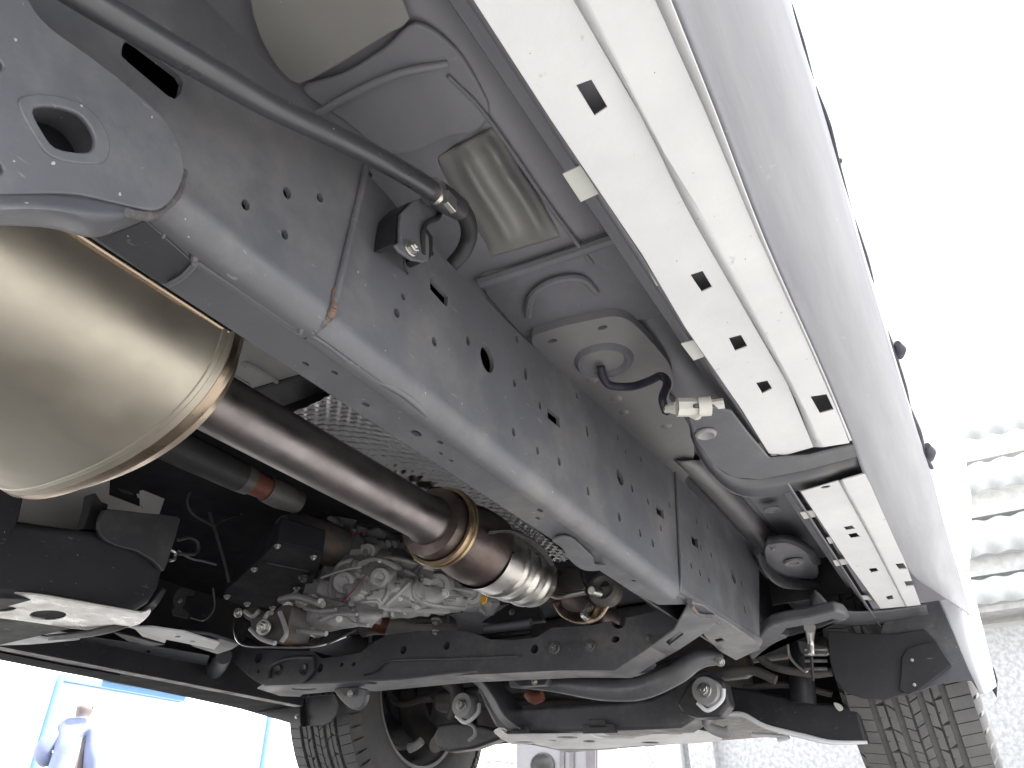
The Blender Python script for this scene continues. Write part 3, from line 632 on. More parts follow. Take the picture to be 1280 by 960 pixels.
# embossed heat shield above the pipe
def dimple(i, j, co):
    s = 2*math.pi/.019
    a = math.sin(co.x*s)*math.sin(co.y*s); return .0011*a
sheet('embossed_heat_shield', [[(417,492,('z',.465)),(470,519,('z',.47)),(560,584,('z',.47)),(640,640,('z',.46)),(715,698,('z',.45))],
                      [(390,506,('z',.47)),(440,535,('z',.475)),(520,588,('z',.47)),(610,640,('z',.46)),(700,702,('z',.45))],
                      [(364,518,('z',.47)),(415,552,('z',.475)),(478,588,('z',.465)),(560,635,('z',.45)),(670,700,('z',.44))],
                      [(372,532,('z',.49)),(425,568,('z',.49)),(490,604,('z',.48)),(560,650,('z',.47)),(660,706,('z',.46))]], 'foil', CAR, .0008, n=60, k=34, fn=dimple, smooth=80)
# floor panel with stamped ribs above the pipe
FP = poly('stamped_floor_panel', [(285,452),(300,424),(330,430),(378,470),(305,493),(262,470)], ('z',.50), .01, 'pale', CAR, bev=.002)
for pts in ([(305,457),(312,455),(348,478)], [(272,458),(303,477),(310,481),(304,484),(275,470)]):
    tube('stamped_rib', [(u,v,('z',.499)) for u, v in pts], 3.2, 'pale', FP, px=True, seg=10)
poly('tunnel_crossbar', [(303,493),(380,470),(414,488),(345,512),(325,505)], ('z',.495), .015, 'frame_dark', CAR, bev=.003)
box('bay_shade_sheet', (.2,.50,.530), (1.6,1.8,.552), 'pitch', CAR, .003)  # added black sheet under the floor, shades the left bay by colour

# ---------------- fuel tank side (left)
yT = ('y', 1.0)
TK = poly('fuel_tank', [(-60,632),(22,650),(62,656),(104,661),(160,668),(207,688),(206,712),(200,735),(189,753),(165,768),(120,760),(60,749),(-60,744)], yT, .40, 'tank', CAR, bev=.012, seg=5)
zT = ('z', .2835)
poly('tank_guard', [(-60,738),(0,741),(47,744),(94,752),(150,762),(176,766),(188,762),(184,772),(164,784),(110,788),(47,779),(0,773),(-60,768)], zT, .003, 'bright', TK, bev=.001, curve=3,
     holes=[[P(60+23*math.cos(t), 772-3+6*math.sin(t), zT) for t in [2*math.pi*k/20 for k in range(20)]], [P(0+20*math.cos(t), 761+3.5*math.sin(t), zT) for t in [2*math.pi*k/16 for k in range(16)]]])
sheet('guard_edge', [[(60,795,('z',.275)),(110,789,('z',.28)),(150,778,('z',.285)),(184,758,('z',.30)),(204,735,('z',.33))],[(60,801,('z',.275)),(115,796,('z',.278)),(160,784,('z',.283)),(192,762,('z',.298)),(208,738,('z',.33))]], 'frame_dark', TK, .002)
poly('tank_strap', [(136,636),(180,641),(222,645),(224,656),(214,690),(206,713),(200,710),(192,702),(170,689),(150,684),(136,678),(125,668),(124,652),(128,641)], ('y',.985), .008, 'frame_dark', CAR, bev=.003, seg=3, curve=2)
poly('tank_post', [(115,617),(120,616),(127,627),(136,630),(128,664),(104,661),(112,636)], ('y',1.02), .02, 'blackmatte', CAR, bev=.002)
poly('tank_end_beam', [(-40,590),(34,606),(24,650),(8,680),(-40,692)], ('y',.97), .03, 'black', CAR, bev=.003)
LP_ = poly('pale_floor_panel', [(33,612),(60,600),(140,588),(152,579),(190,582),(226,594),(224,604),(214,612),(207,622),(198,648),(150,640),(100,664),(20,652)], ('y',1.12), .01, 'pale', CAR, bev=.002,
     holes=[[P(u,v,('y',1.12)) for u, v in ((146,591),(152,589),(178,600),(179,634),(137,618),(138,600))]])
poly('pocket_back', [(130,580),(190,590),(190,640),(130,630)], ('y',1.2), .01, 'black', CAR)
tube('pressed_bead', [(155,582,('y',1.115)),(172,588,('y',1.115)),(188,597,('y',1.115)),(193,608,('y',1.115)),(206,616,('y',1.115))], 2.2, 'pale', LP_, px=True, seg=8)
tube('rubber_stop', [(147,604,('y',1.15)),(160,612,('y',1.15)),(174,612,('y',1.15))], 6, 'blackmatte', CAR, px=True, seg=8)
poly('white_clip', [(171,614),(176,610),(178,622),(174,622)], ('y',1.14), .004, 'white', CAR)
# prop shaft
PS = tube('propshaft', [(150,524,('z',.47)),(228,562,('z',.47)),(300,596,('z',.47))], [24,22,19], 'blackmatte', CAR, px=True, seg=28)
tube('shaft_collar', [(300,596,('z',.47)),(312,601,('z',.47))], [19,18], 'castdark', PS, px=True, seg=28)
tube('rusty_joint', [(312,601,('z',.47)),(332,610,('z',.47))], [16,15], 'rust', PS, px=True, seg=28)
tube('shaft_yoke', [(332,610,('z',.47)),(350,618,('z',.47)),(372,628,('z',.47))], [17,18,14], 'castdark', PS, px=True, seg=28)
lathe('shaft_boot', P(240,567,('z',.47)), (1,0,0), [(-.004,.02),(.0,.0215),(.004,.02)], 'frame_dark', PS, 28)
# wires and tubes in the dark left bay
for pts, r, m in (([(248,602),(236,618),(235,632),(243,644),(268,658)], 1.6, 'frame_dark'), ([(228,587),(250,603),(293,635),(302,642)], 1.3, 'bolt'), ([(268,660),(278,650),(296,644)], 1.6, 'blackmatte'),
                  ([(222,675),(238,672),(248,680),(244,692),(222,692)], 2.2, 'frame_dark'), ([(222,688),(238,698),(256,702),(270,706)], 1.4, 'frame'), ([(210,686),(219,691),(218,699),(212,701)], 2, 'bolt'),
                  ([(262,640),(280,700),(286,728)], 2.0, 'blackmatte'), ([(266,735),(268,760),(255,775),(238,772)], 1.2, 'frame_dark')):
    tube('hard_line', [(u, v, ('y', 1.06)) for u, v in pts], r, m, CAR, px=True, seg=8)
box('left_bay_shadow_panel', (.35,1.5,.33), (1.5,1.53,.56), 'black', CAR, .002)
BKT = poly('small_stay', [(222,738),(228,734),(244,739),(243,744),(234,743),(231,756),(228,760),(237,767),(236,773),(218,769),(216,762),(219,758),(218,748)], ('y',1.35), .006, 'frame_dark', CAR, bev=.001)
pbolt(225,751,('y',1.348),3,(0,-1,0),BKT)

# ---------------- gearbox, oil pan
GB = empty('gearbox', (1.0,.9,.45)); child_fix(GB, CAR)
WL[GB.name] = V3((1.0,.9,.45)); GB.location = (1.0,.9,.45)
def gb(*a, **k): return a
xg = lambda x: ('x', x)
def case_relief(i, j, co):
    c = V3((co.x*17, co.y*17, co.z*17)); dd, pp = noise.voronoi(c)
    edge = dd[1]-dd[0]
    return .010*math.floor(3*(noise.cell(pp[0]*7.3)))/3 + .004*noise.noise(co*40) - (.004 if edge < .09 else 0)
sheet('gearbox_case', [[(395,668,xg(.98)),(440,655,xg(.98)),(500,672,xg(1.06)),(560,690,xg(1.14)),(640,708,xg(1.25))],
                       [(395,690,xg(.93)),(440,690,xg(.93)),(500,700,xg(.98)),(560,712,xg(1.07)),(640,728,xg(1.2))],
                       [(385,730,xg(.90)),(440,728,xg(.90)),(500,730,xg(.95)),(560,738,xg(1.04)),(630,745,xg(1.18))],
                       [(380,755,xg(.90)),(440,758,xg(.90)),(500,755,xg(.96)),(560,757,xg(1.05)),(620,760,xg(1.18))],
                       [(385,768,xg(.96)),(440,774,xg(.96)),(500,768,xg(1.02)),(560,766,xg(1.1)),(615,768,xg(1.2))]], 'cast', GB, .01,
      fn=case_relief, n=16, k=14, smooth=25)
gm = bpy.data.objects['gearbox_case'].data
from mathutils.bvhtree import BVHTree
GT = BVHTree.FromPolygons([v.co.copy() for v in gm.vertices], [tuple(p.vertices) for p in gm.polygons])
def onto(u, v, x, r):
    d = ray(u, v).normalized(); h = GT.ray_cast(V3((0,0,0)), d)
    q = P(u, v, ('x', x))
    return h[0] if h[0] is not None and h[0].length < q.length*1.3 and x > .865 else q
PN = sheet('sump_block', [[(350,750,xg(.87)),(396,742,xg(.865)),(446,754,xg(.89)),(480,763,xg(.92))],[(356,764,xg(.86)),(405,762,xg(.855)),(445,768,xg(.88)),(478,770,xg(.91))],[(364,778,xg(.865)),(402,780,xg(.86)),(440,780,xg(.885)),(468,780,xg(.91))],[(374,790,xg(.90)),(404,795,xg(.90)),(435,789,xg(.92)),(462,786,xg(.94))]], 'cast', GB, .02, n=14, k=10, fn=lambda i, j, co: .5*case_relief(i, j, co), smooth=25)
def rib(pts, r=2.6, x=.90, m='cast'):
    c = cr([V3((u, v, 0)) for u, v in pts], 4)
    return tube('casting_rib', [onto(q.x, q.y, x, r) for q in c], r*1.1, m if m != 'bright' else 'cast', GB, px=True, seg=8, n=1)
rib([(398,742),(404,720),(412,690),(424,668)], 3.5, .885); rib([(412,742),(416,722),(424,706),(440,700)], 3, .885); rib([(424,668),(440,662),(452,676),(458,700),(440,706)], 3, .90)
rib([(440,708),(470,700),(500,712),(520,722)], 4, .93); rib([(470,698),(500,700),(540,712),(580,720)], 3.5, .95); rib([(530,700),(510,730),(482,756)], 3.2, .93); rib([(445,754),(470,752),(474,760)], 2.4, .885)
rib([(486,730),(484,742),(478,752)], 2.4, .90, 'bright'); rib([(520,722),(518,745),(540,756),(580,760)], 3, .96); rib([(400,746),(450,756),(500,762),(560,764)], 3.2, .90); rib([(414,738),(411,752),(420,760)], 3, .87, 'bright')
rib([(350,750),(372,746),(404,756)], 4, .85); rib([(358,772),(366,782),(372,784)], 4, .85, 'bright'); rib([(372,788),(388,790),(408,792)], 3, .85, 'bright'); rib([(400,776),(420,768),(446,768)], 2, .85); rib([(425,762),(440,778),(460,782)], 2, .86)
rib([(545,700),(575,712),(600,735)], 3, 1.02); rib([(560,735),(590,740),(612,752)], 3, 1.06)
rib([(368,742),(384,750),(402,752),(404,760)], 3, .86); rib([(380,760),(398,764),(420,762)], 2.2, .85)
for (u, v, r, x) in ((421,694,9,.89),(444,706,7,.89),(401,753,6,.85),(360,758,7,.84),(424,774,5,.85),(556,742,7,1.0),(475,702,5,.92),(520,703,5,.98),(454,684,4,.9),(500,748,4,.92),(395,655,6,.95)):
    p = onto(u, v, x, r); bolt(p, (-1,-.6,-.3), pxm(p, r*.85), GB, 'boltdark' if r > 6 and u < 460 and v < 720 else 'bolt')
for (u, v, r, x, m) in ((475,722,13,.93,'cast'),(460,690,11,.92,'cast'),(548,732,16,1.0,'cast'),(590,742,14,1.08,'cast'),(430,728,14,.90,'cast'),(378,752,9,.86,'cast')):
    p = onto(u, v, x, r); rr = pxm(p, r)
    lathe('casting_boss', p, (-1,-.5,-.3), [(-.02,rr*1.15),(.0,rr),(.004,rr*.9),(.005,rr*.55),(.002,rr*.4),(.002,.0001)], m, GB, 24)
tube('red_mark', [(428,752,xg(.878)),(444,735,xg(.875)),(458,718,xg(.885))], .9, 'red', GB, px=True, seg=6)
tube('red_mark', [(436,672,xg(.90)),(446,667,xg(.90)),(456,662,xg(.90))], .9, 'red', GB, px=True, seg=6)
tube('breather_pipe', [(402,722,xg(.87)),(425,714,xg(.87)),(452,708,xg(.88))], 1.5, 'cast', GB, px=True, seg=8)
BH = lathe('brown_housing', P(378,668,('z',.46)), (1,-.1,0), [(-.05,.0001),(-.045,.02),(-.02,.032),(.02,.036),(.08,.036)], 'castdark', GB, 32)
tube('selector_arm', [(396,655,xg(.92)),(402,665,xg(.9)),(404,680,xg(.9)),(420,672,xg(.9)),(424,655,xg(.92)),(410,645,xg(.95))], [4,5,6,5,4,4], 'cast', GB, px=True, seg=10)
tube('output_flange', [(420,635,xg(1.0)),(432,650,xg(.96))], [16,14], 'frame_dark', GB, px=True, seg=24)
zo = ('z', .405)
OP = poly('oil_pan', [(346,677),(370,683),(395,690),(404,692),(396,722),(391,740),(380,738),(367,741),(352,757),(340,760),(307,759),(290,754),(279,747),(282,738),(300,722),(317,706),(332,692)], zo, .04, 'pitch', CAR, bev=.003, seg=3)
for (u, v) in ((347,682),(392,696),(318,711),(371,735),(284,745),(309,754),(341,759)): pbolt(u, v, ('z',.404), 4.2, (0,-.2,-1), OP)
pbolt(380,721,('z',.404),6.5,(0,-.2,-1),OP,'boltdark'); pbolt(361,757,('z',.402),6,(0,-.2,-1),OP)
for y in (700,): tube('pan_groove', [(335,y+4,('z',.4045)),(385,y+14,('z',.4045))], .8, 'frame_dark', OP, px=True, seg=6)
# drain casting under the pan
xd = xg(.83)
DC = poly('drain_casting', [(306,762),(318,757),(326,762),(334,768),(344,762),(352,756),(366,758),(362,775),(356,800),(340,803),(326,797),(314,790),(312,776),(304,772)], xd, .05, 'castdark', CAR, bev=.005, seg=3, curve=2)
for pts in ([(306,764),(316,770),(324,764)],[(325,790),(334,768),(340,766)],[(313,786),(326,798),(344,804)],[(350,765),(358,790),(352,802)]):
    tube('casting_rib', [(u,v,xg(.822)) for u, v in pts], 3, 'cast', DC, px=True, seg=8)
pbolt(330,784,xg(.818),10,(-1,-.3,-.2),DC); pbolt(298,766,xg(.82),6,(-1,-.3,-.3),DC)
sheet('small_skid_bracket', [[(294,770,xg(.84)),(294,790,xg(.83)),(304,806,xg(.83)),(340,808,xg(.84)),(400,806,xg(.88)),(446,786,xg(.95))],
                       [(306,772,xg(.84)),(306,788,xg(.84)),(314,799,xg(.85)),(345,803,xg(.86)),(395,798,xg(.90)),(444,772,xg(.97))]], 'black', CAR, .003)
tube('bracket_rim', [(294,772,xg(.835)),(293,790,xg(.825)),(303,806,xg(.825)),(340,809,xg(.835)),(395,808,xg(.875)),(432,796,xg(.93))], 1.3, 'bright', CAR, px=True, seg=6)
# pieces between gearbox and crossmember
tube('front_propshaft', [(452,785,xg(1.25)),(480,778,xg(1.3)),(560,786,xg(1.5))], [12,15,16], 'castdark', CAR, px=True, seg=20)
tube('red_boot', [(468,778,xg(1.24)),(484,783,xg(1.26))], [12,11], 'rust', CAR, px=True, seg=20)
tube('mount_disc', [(520,776,xg(1.26)),(560,774,xg(1.28))], [5,6], 'castdark', CAR, px=True, seg=12)
pbolt(546,775,xg(1.22),7,(-.3,0,-1),CAR); pbolt(545,789,xg(1.2),5,(-.3,0,-1),CAR)
poly('gold_tag', [(600,744),(608,746),(607,752),(602,755)], xg(1.0), .004, 'yellow', CAR, bev=.0005)
poly('engine_mount_plate', [(600,778),(640,752),(672,758),(678,776),(620,782)], xg(1.3), .02, 'frame_dark', CAR, bev=.003)
tube('transverse_bar', [(606,786,xg(1.22)),(640,782,xg(1.22)),(664,778,xg(1.22))], 5, 'frame', CAR, px=True, seg=12)
tube('transverse_bar', [(600,797,xg(1.24)),(664,790,xg(1.24))], 4, 'black', CAR, px=True, seg=12)
pbolt(640,765,xg(1.29),4,(-1,0,0),CAR)

# ---------------- crossmember
xc = xg(1.20)
XH = [hole(323,822,xc,6.5), hole(400,835,xc,5), hole(427,831,xc,2.5), hole(442,830,xc,3), hole(504,812,xc,5), hole(558,807,xc,5), hole(668,811,xc,5.5), hole(773,776,xc,9.5), hole(769,799,xc,4,1.4), hole(323,839,xc,2)]
XM = poly('crossmember', [(268,804),(290,806),(330,812),(392,814),(402,823),(450,816),(468,802),(485,793),(520,789),(562,787),(590,790),(612,799),(640,800),(672,796),(690,784),(740,781),(800,768),(862,752),(866,758),(845,786),(805,814),(768,838),(700,838),(640,841),(560,845),(500,851),(440,857),(400,856),(350,858),(328,857),(312,846),(292,828),(276,818)], xc, .075, 'member', CAR, holes=XH, bev=.004, seg=3)
tube('stamped_loop', [(392,822,xg(1.197)),(370,822,xg(1.196)),(350,826,xg(1.196)),(338,834,xg(1.196)),(336,848,xg(1.196))], 2.6, 'member', XM, px=True, seg=10)
tube('stamped_loop', [(392,822,xg(1.197)),(392,838,xg(1.196)),(384,848,xg(1.196)),(374,855,xg(1.197))], 2.2, 'member', XM, px=True, seg=10)
tube('stamped_rib', [(455,843,xg(1.197)),(470,838,xg(1.196)),(488,826,xg(1.196)),(560,824,xg(1.196)),(650,820,xg(1.197))], 1.8, 'member', XM, px=True, seg=8)
for (u, v) in ((348,838),(380,837)):
    p = P(u, v, xc); lathe('stamped_dimple', p, (-1,0,0), [(0,.013),(.004,.010),(.002,.006),(.0,.0001)], 'frame_dark', XM, 18)
pbolt(693,810,xg(1.198),8,(-1,0,0),XM,'boltdark'); pbolt(738,807,xg(1.198),7,(-1,0,0),XM,'boltdark'); pbolt(810,797,xg(1.198),4,(-1,0,0),XM,'boltdark')
zc = ('z', .283)
poly('crossmember_flange', [(322,861),(330,857),(420,854),(500,850),(570,842),(640,838),(700,836),(702,840),(642,844),(570,851),(500,858),(440,862),(420,864),(378,868),(375,871),(350,870)], zc, .003, 'frame', XM, bev=.0006,
     holes=[[P(380+16*math.cos(t), 861+2*math.sin(t), zc) for t in [2*math.pi*k/14 for k in range(14)]], [P(463+9*math.cos(t), 854+1.6*math.sin(t), zc) for t in [2*math.pi*k/14 for k in range(14)]]])
poly('crossmember_top_face', [(225,790),(262,794),(300,806),(290,812),(272,818),(240,808)], ('z',.36), .006, 'frame', XM, bev=.002)
LG = poly('tow_lug', [(415,857),(432,858),(457,861),(456,876),(450,884),(443,887),(434,883),(424,873)], xg(1.18), .012, 'frame', CAR, bev=.003, curve=2)
poly('lug_recess', [(420,858),(446,861),(444,868),(430,870)], xg(1.177), .002, 'castdark', LG)
pbolt(438,867,xg(1.172),4,(-1,0,-.4),LG)
# gusset from rail to crossmember
GU = poly('crossmember_gusset', [(862,753),(880,758),(900,772),(886,788),(850,812),(822,828),(792,842),(770,843),(768,838),(800,817),(842,788)], ('z',.286), .004, 'frame', CAR, bev=.0015,
     holes=[quad([(832,803),(850,789),(854,793),(836,807)], ('z',.286))])
weldbead('weld_seam', [(864,757,('z',.283)),(874,768,('z',.283)),(893,770,('z',.283))], .003, GU, 'weld')
poly('gusset_tongue', [(770,838),(788,825),(797,820),(803,827),(818,829),(818,836),(795,846),(776,846)], ('z',.282), .003, 'frame', CAR, bev=.001, curve=2)
# rail front lower bracket
poly('rail_end_plate', [(866,757),(905,775),(945,802),(950,812),(920,826),(900,815),(880,795),(872,775)], ('z',.295), .004, 'frame', CAR, bev=.002, holes=[quad([(893,800),(901,798),(905,801),(896,803)], ('z',.295))])
BM_ = poly('body_mount_arm', [(936,820),(943,806),(958,786),(975,778),(1010,772),(1046,764),(1062,773),(1046,780),(1015,790),(985,798),(965,808),(950,820),(942,826)], ('z',.355), .02, 'frame', CAR, bev=.006, seg=4, curve=2,
     holes=[[P(u,v,('z',.355)) for u, v in ((976,795),(985,786),(1003,783),(1020,781),(1040,775),(1046,776),(1030,784),(1000,793),(985,797))]])
tube('mount_stud', [(1012,784,('z',.35)),(1013,800,('x',1.55)),(1014,818,('x',1.55))], [7,4,4], 'bright', CAR, px=True)
tube('link_rod', [(1014,818,('x',1.6)),(1016,850,('x',1.65))], [2,2], 'black', CAR, px=True)
poly('damper_seat', [(996,800),(1034,808),(1036,816),(1000,816)], xg(1.75), .03, 'frame', CAR, bev=.003)
tube('damper', [(1000,795,xg(1.8)),(1002,840,xg(1.8)),(1004,880,xg(1.8))], [14,15,16], 'black', CAR, px=True)
for v in (812,818,826,836): tube('damper_nut', [(1006,v,xg(1.7)),(1034,v,xg(1.7))], 2.2, 'bolt' if v < 820 else 'boltdark', CAR, px=True, seg=8)
tube('brake_line', [(984,800,xg(1.7)),(988,822,xg(1.7)),(1004,838,xg(1.7)),(1010,838,xg(1.7))], 1.8, 'bright', CAR, px=True, seg=6)

# stabiliser bar
tube('stabiliser_bar', [(640,851,xg(1.42)),(690,853,xg(1.42)),(750,861,xg(1.4)),(800,860,xg(1.38)),(845,842,xg(1.36)),(872,824,xg(1.36)),(902,822,xg(1.38))], [8,11,13.5,14,13,12,8], 'frame', CAR, px=True, seg=24)
ST = poly('bar_clamp', [(642,842),(658,838),(672,846),(686,848),(680,856),(650,858),(642,852)], xg(1.37), .02, 'frame_dark', CAR, bev=.002)
pbolt(668,852,xg(1.36),4,(-1,0,-.5),ST); pbolt(900,827,xg(1.36),6,(-1,0,-.4),CAR)
tube('rubber_bush', [(660,866,xg(1.5)),(668,872,xg(1.5)),(678,870,xg(1.5))], [7,8,6], 'rust', CAR, px=True)

# ---------------- front suspension
xf = xg(1.70)
FM = poly('front_subframe', [(590,846),(604,846),(618,862),(636,886),(700,882),(770,878),(815,872),(842,858),(858,844),(880,836),(900,848),(880,880),(866,900),(850,910),(800,912),(700,915),(640,915),(618,908),(606,884)], xf, .10, 'member', CAR, bev=.010, seg=4)
sheet('subframe_lip', [[(572,848,xg(1.68)),(592,854,xg(1.68)),(608,874,xg(1.68)),(622,898,xg(1.68)),(640,914,xg(1.68))],[(584,846,xg(1.66)),(602,852,xg(1.66)),(618,872,xg(1.66)),(630,894,xg(1.66)),(650,912,xg(1.66))]], 'frame', FM, .004)
for (u0, u1, v) in ((640,664,913),(728,772,911),(735,760,905)):
    poly('subframe_tab', [(u0,v-6),(u1-6,v-7),(u1,v+5),(u0,v+6)], xg(1.68), .006, 'frame_dark', FM, bev=.002)
for (u, v, r, ax) in ((580,882,14,1.72),(883,864,16,1.60)):
    p = P(u, v, xg(ax)); q = lathe('arm_bush', p, (1,0,0), [(-.012,.0001),(-.012,pxm(p,r)),(.03,pxm(p,r)*1.05),(.03,.0001)], 'cast', CAR, 32)
    bolt(p-V3((.012,0,0)), (-1,0,0), pxm(p, r*.55), q)
    tube('bush_ring', [P(u-r*.7, v+r*.9, xg(ax+.01)), P(u+2, v+r*1.5, xg(ax+.01)), P(u+r*1.2, v+r*.7, xg(ax+.01)), P(u+r*1.35, v-r*.2, xg(ax+.01))], pxm(p, 2.6), 'galv', q, 8)
poly('arm_bracket', [(845,880),(862,850),(885,842),(905,850),(912,880),(900,896),(870,897),(852,892)], xg(1.66), .05, 'frame_dark', CAR, bev=.008, seg=3)
CA = poly('control_arm', [(900,856),(930,860),(975,869),(1021,878),(1072,881),(1084,928),(1036,928),(1007,921),(957,907),(928,893),(903,894)], xg(1.82), .05, 'black', CAR, bev=.008, seg=4)
tube('arm_lip', [(905,893,xg(1.8)),(928,893,xg(1.8)),(957,908,xg(1.8)),(1007,921,xg(1.8)),(1040,928,xg(1.8)),(1084,928,xg(1.8))], [2,3,3,3.5,3,2], 'galv', CA, px=True, seg=8)
tube('ball_joint', [(884,893,xg(1.75)),(886,908,xg(1.75)),(905,916,xg(1.75)),(913,914,xg(1.75))], [7,6,7,8], 'cast', CAR, px=True)
tube('drop_link', [(940,918,xg(1.9)),(985,921,xg(1.9)),(972,925,xg(1.9))], 2.5, 'galv', CAR, px=True, seg=8)
LA = poly('control_arm', [(548,905),(570,902),(600,906),(628,912),(640,918),(612,928),(590,936),(560,940),(545,935),(540,918)], xg(1.86), .05, 'frame_dark', CAR, bev=.010, seg=4)
tube('brake_hose', [(582,903,xg(1.8)),(592,908,xg(1.8)),(594,918,xg(1.8)),(586,926,xg(1.8))], 2.4, 'cast', CAR, px=True, seg=8)
tube('left_upper_link', [(560,850,xg(1.9)),(572,866,xg(1.9)),(566,900,xg(1.9))], [10,9,8], 'castdark', CAR, px=True)
# undercover plate
zu = ('z', .238)
def el(u, v, a, b, n=14): return [P(u+a*math.cos(2*math.pi*k/n), v+b*math.sin(2*math.pi*k/n), zu) for k in range(n)]
UC = poly('engine_undercover', [(617,915),(624,912),(634,919),(720,918),(770,914),(800,911),(850,908),(880,915),(905,918),(902,926),(870,929),(820,931),(790,933),(749,936),(695,936),(667,930),(640,931),(625,923)], zu, .003, 'galv', CAR, bev=.0008,
     holes=[el(708,922,14,1.4), el(736,927,8,1.6), el(772,922,22,1.2), el(812,931.5-3,12,1.5), el(655,928,14,1.2), el(840,917,14,1.2), el(690,925.5,6,.8)])
poly('cover_hole_shade', [(617,915),(720,916),(850,906),(905,914),(900,924),(750,934),(640,930)], ('z',.262), .01, 'pitch', UC, bev=0)  # added black plate so the cover's openings look shaded
tube('cover_fold', [(735,916,('z',.236)),(750,922,('z',.236)),(790,920,('z',.236)),(812,917,('z',.236))], 1.6, 'galv', UC, px=True, seg=6)
poly('cover_tab', [(617,915),(624,911),(633,913),(632,918),(622,919)], ('z',.245), .003, 'tab', UC, curve=2)
box('engine_sump', (2.0,.55,.30), (2.6,1.30,.60), 'castdark', CAR, .02)
box('front_bay_wall', (2.35,.22,.32), (2.40,1.60,1.1), 'pitch', CAR, .01)
box('steering_rack', (1.92,.45,.36), (1.98,1.40,.42), 'castdark', CAR, .02)
box('firewall', (1.60,.31,.54), (1.64,1.52,1.1), 'blackmatte', CAR, .01)
for sy in (0, 1):
    y0, y1 = (.36,.55) if not sy else (1.27,1.46)
    box('front_rail_horn', (1.6,y0,.44), (2.7,y1-.08,.58), 'pitch', CAR, .01)
for pts, r, x in (([(940,805),(960,830),(1010,842),(1040,840)],5,1.75), ([(905,840),(940,838),(970,850)],6,1.72), ([(930,860),(985,856),(1040,868)],4,1.85), ([(600,862),(640,872),(690,868),(740,872)],5,1.8), ([(480,860),(500,880),(540,870)],4,2.0)):
    tube('steering_link', [(u, v, xg(x)) for u, v in pts], r, 'castdark', CAR, px=True, seg=10)
poly('bright_gap_patch', [(992,862),(1004,866),(1006,873),(993,869)], xg(1.78), .003, 'tab', CAR); poly('bright_gap_patch', [(1042,878),(1050,880),(1054,886),(1049,889),(1044,884)], xg(1.80), .003, 'tab', CAR, curve=2)  # pale patches standing in for bright daylight through gaps

# mud flaps
xm = xg(1.72)
MF = poly('mud_flap', [(1034,788),(1080,792),(1120,792),(1155,786),(1170,800),(1190,832),(1152,860),(1107,875),(1079,873),(1058,866),(1044,850),(1037,826)], xm, .006, 'blackmatte', CAR, bev=.002)
M2 = poly('flap_liner', [(1127,823),(1134,811),(1150,806),(1169,801),(1189,831),(1150,861),(1136,868),(1124,862),(1127,840)], xg(1.71), .004, 'black', CAR, bev=.001)
pbolt(1140,825,xg(1.708),2,(-1,0,0),M2); pbolt(1143,856,xg(1.708),2,(-1,0,0),M2)
MF2 = poly('mud_flap', [(375,872),(400,869),(418,868),(423,880),(420,894),(413,903),(402,907),(375,908)], xm, .006, 'frame_dark', CAR, bev=.002)
ML = poly('wheel_house_edge', [(262,818),(292,830),(325,862),(375,871),(376,908),(340,896),(300,883),(262,874)], xg(1.70), .02, 'black', CAR, bev=.002)
pbolt(374,874,xg(1.69),2,(-1,0,0),ML); pbolt(371,896,xg(1.69),2.5,(-1,0,0),ML)

# ---------------- left sill (far side)
LS = poly('far_sill', [(-120,778),(-20,800),(60,815),(150,832),(215,842),(218,850),(150,841),(60,832),(0,820),(-120,796)], ('z',.382), .004, 'frame', CAR, bev=.001)
poly('far_sill_edge', [(-120,796),(0,816),(80,832),(150,844),(154,836),(220,848),(300,866),(300,885),(240,873),(150,854),(60,837),(0,825),(-120,803)], ('z',.378), .003, 'pitch', LS, bev=.001)
zl = ('z', .372)
poly('far_sill_front', [(150,826),(262,838),(300,852),(376,872),(376,908),(300,886),(240,873),(150,854)], ('z',.375), .004, 'pitch', LS, bev=.001)
poly('far_shield', [(40,799),(105,796),(180,806),(262,820),(258,832),(180,818),(110,806),(60,804)], zl, .002, 'frame', LS, bev=.0006, holes=[[P(118+3*math.cos(t), 809-2+2*math.sin(t), zl) for t in [2*math.pi*k/10 for k in range(10)]], [P(185+3*math.cos(t), 815+2*math.sin(t), zl) for t in [2*math.pi*k/10 for k in range(10)]]])
poly('far_shield_strip', [(55,803),(80,806),(150,820),(200,829),(242,838),(238,842),(190,833),(140,824),(80,812)], ('z',.370), .002, 'galv', LS, bev=.0006)
poly('far_rail', [(-120,768),(0,780),(60,790),(110,797),(82,797),(40,792),(0,787),(-120,775)], ('z',.335), .004, 'galv', CAR, bev=.001)
zq = ('z',.33)
poly('far_rail_plate', [(-120,778),(0,790),(60,799),(100,800),(60,804),(35,806),(0,807),(-120,795)], zq, .004, 'galv', CAR, bev=.001, holes=[[P(4+20*math.cos(t), 799+4*math.sin(t), zq) for t in [2*math.pi*k/14 for k in range(14)]]])
poly('far_clip', [(168,786),(180,789),(208,800),(206,804),(178,796)], ('z',.36), .002, 'white', LS)
poly('far_clip', [(140,790),(166,796),(188,802),(206,806),(190,808),(160,802)], ('z',.365), .003, 'frame_dark', LS)
poly('far_body_mount', [(160,784),(190,784),(230,790),(275,804),(268,812),(240,806),(205,799),(180,790)], ('z',.352), .003, 'galv', LS, bev=.001, holes=[[P(u+4*math.cos(t), v+1.2*math.sin(t), ('z',.352)) for t in [2*math.pi*k/10 for k in range(10)]] for u, v in ((222,796),(240,802))])
tube('far_outrigger', [(228,846,('z',.372)),(250,846,('z',.37)),(268,836,('z',.372)),(280,820,('z',.38))], [4,9,12,10], 'frame', LS, px=True)

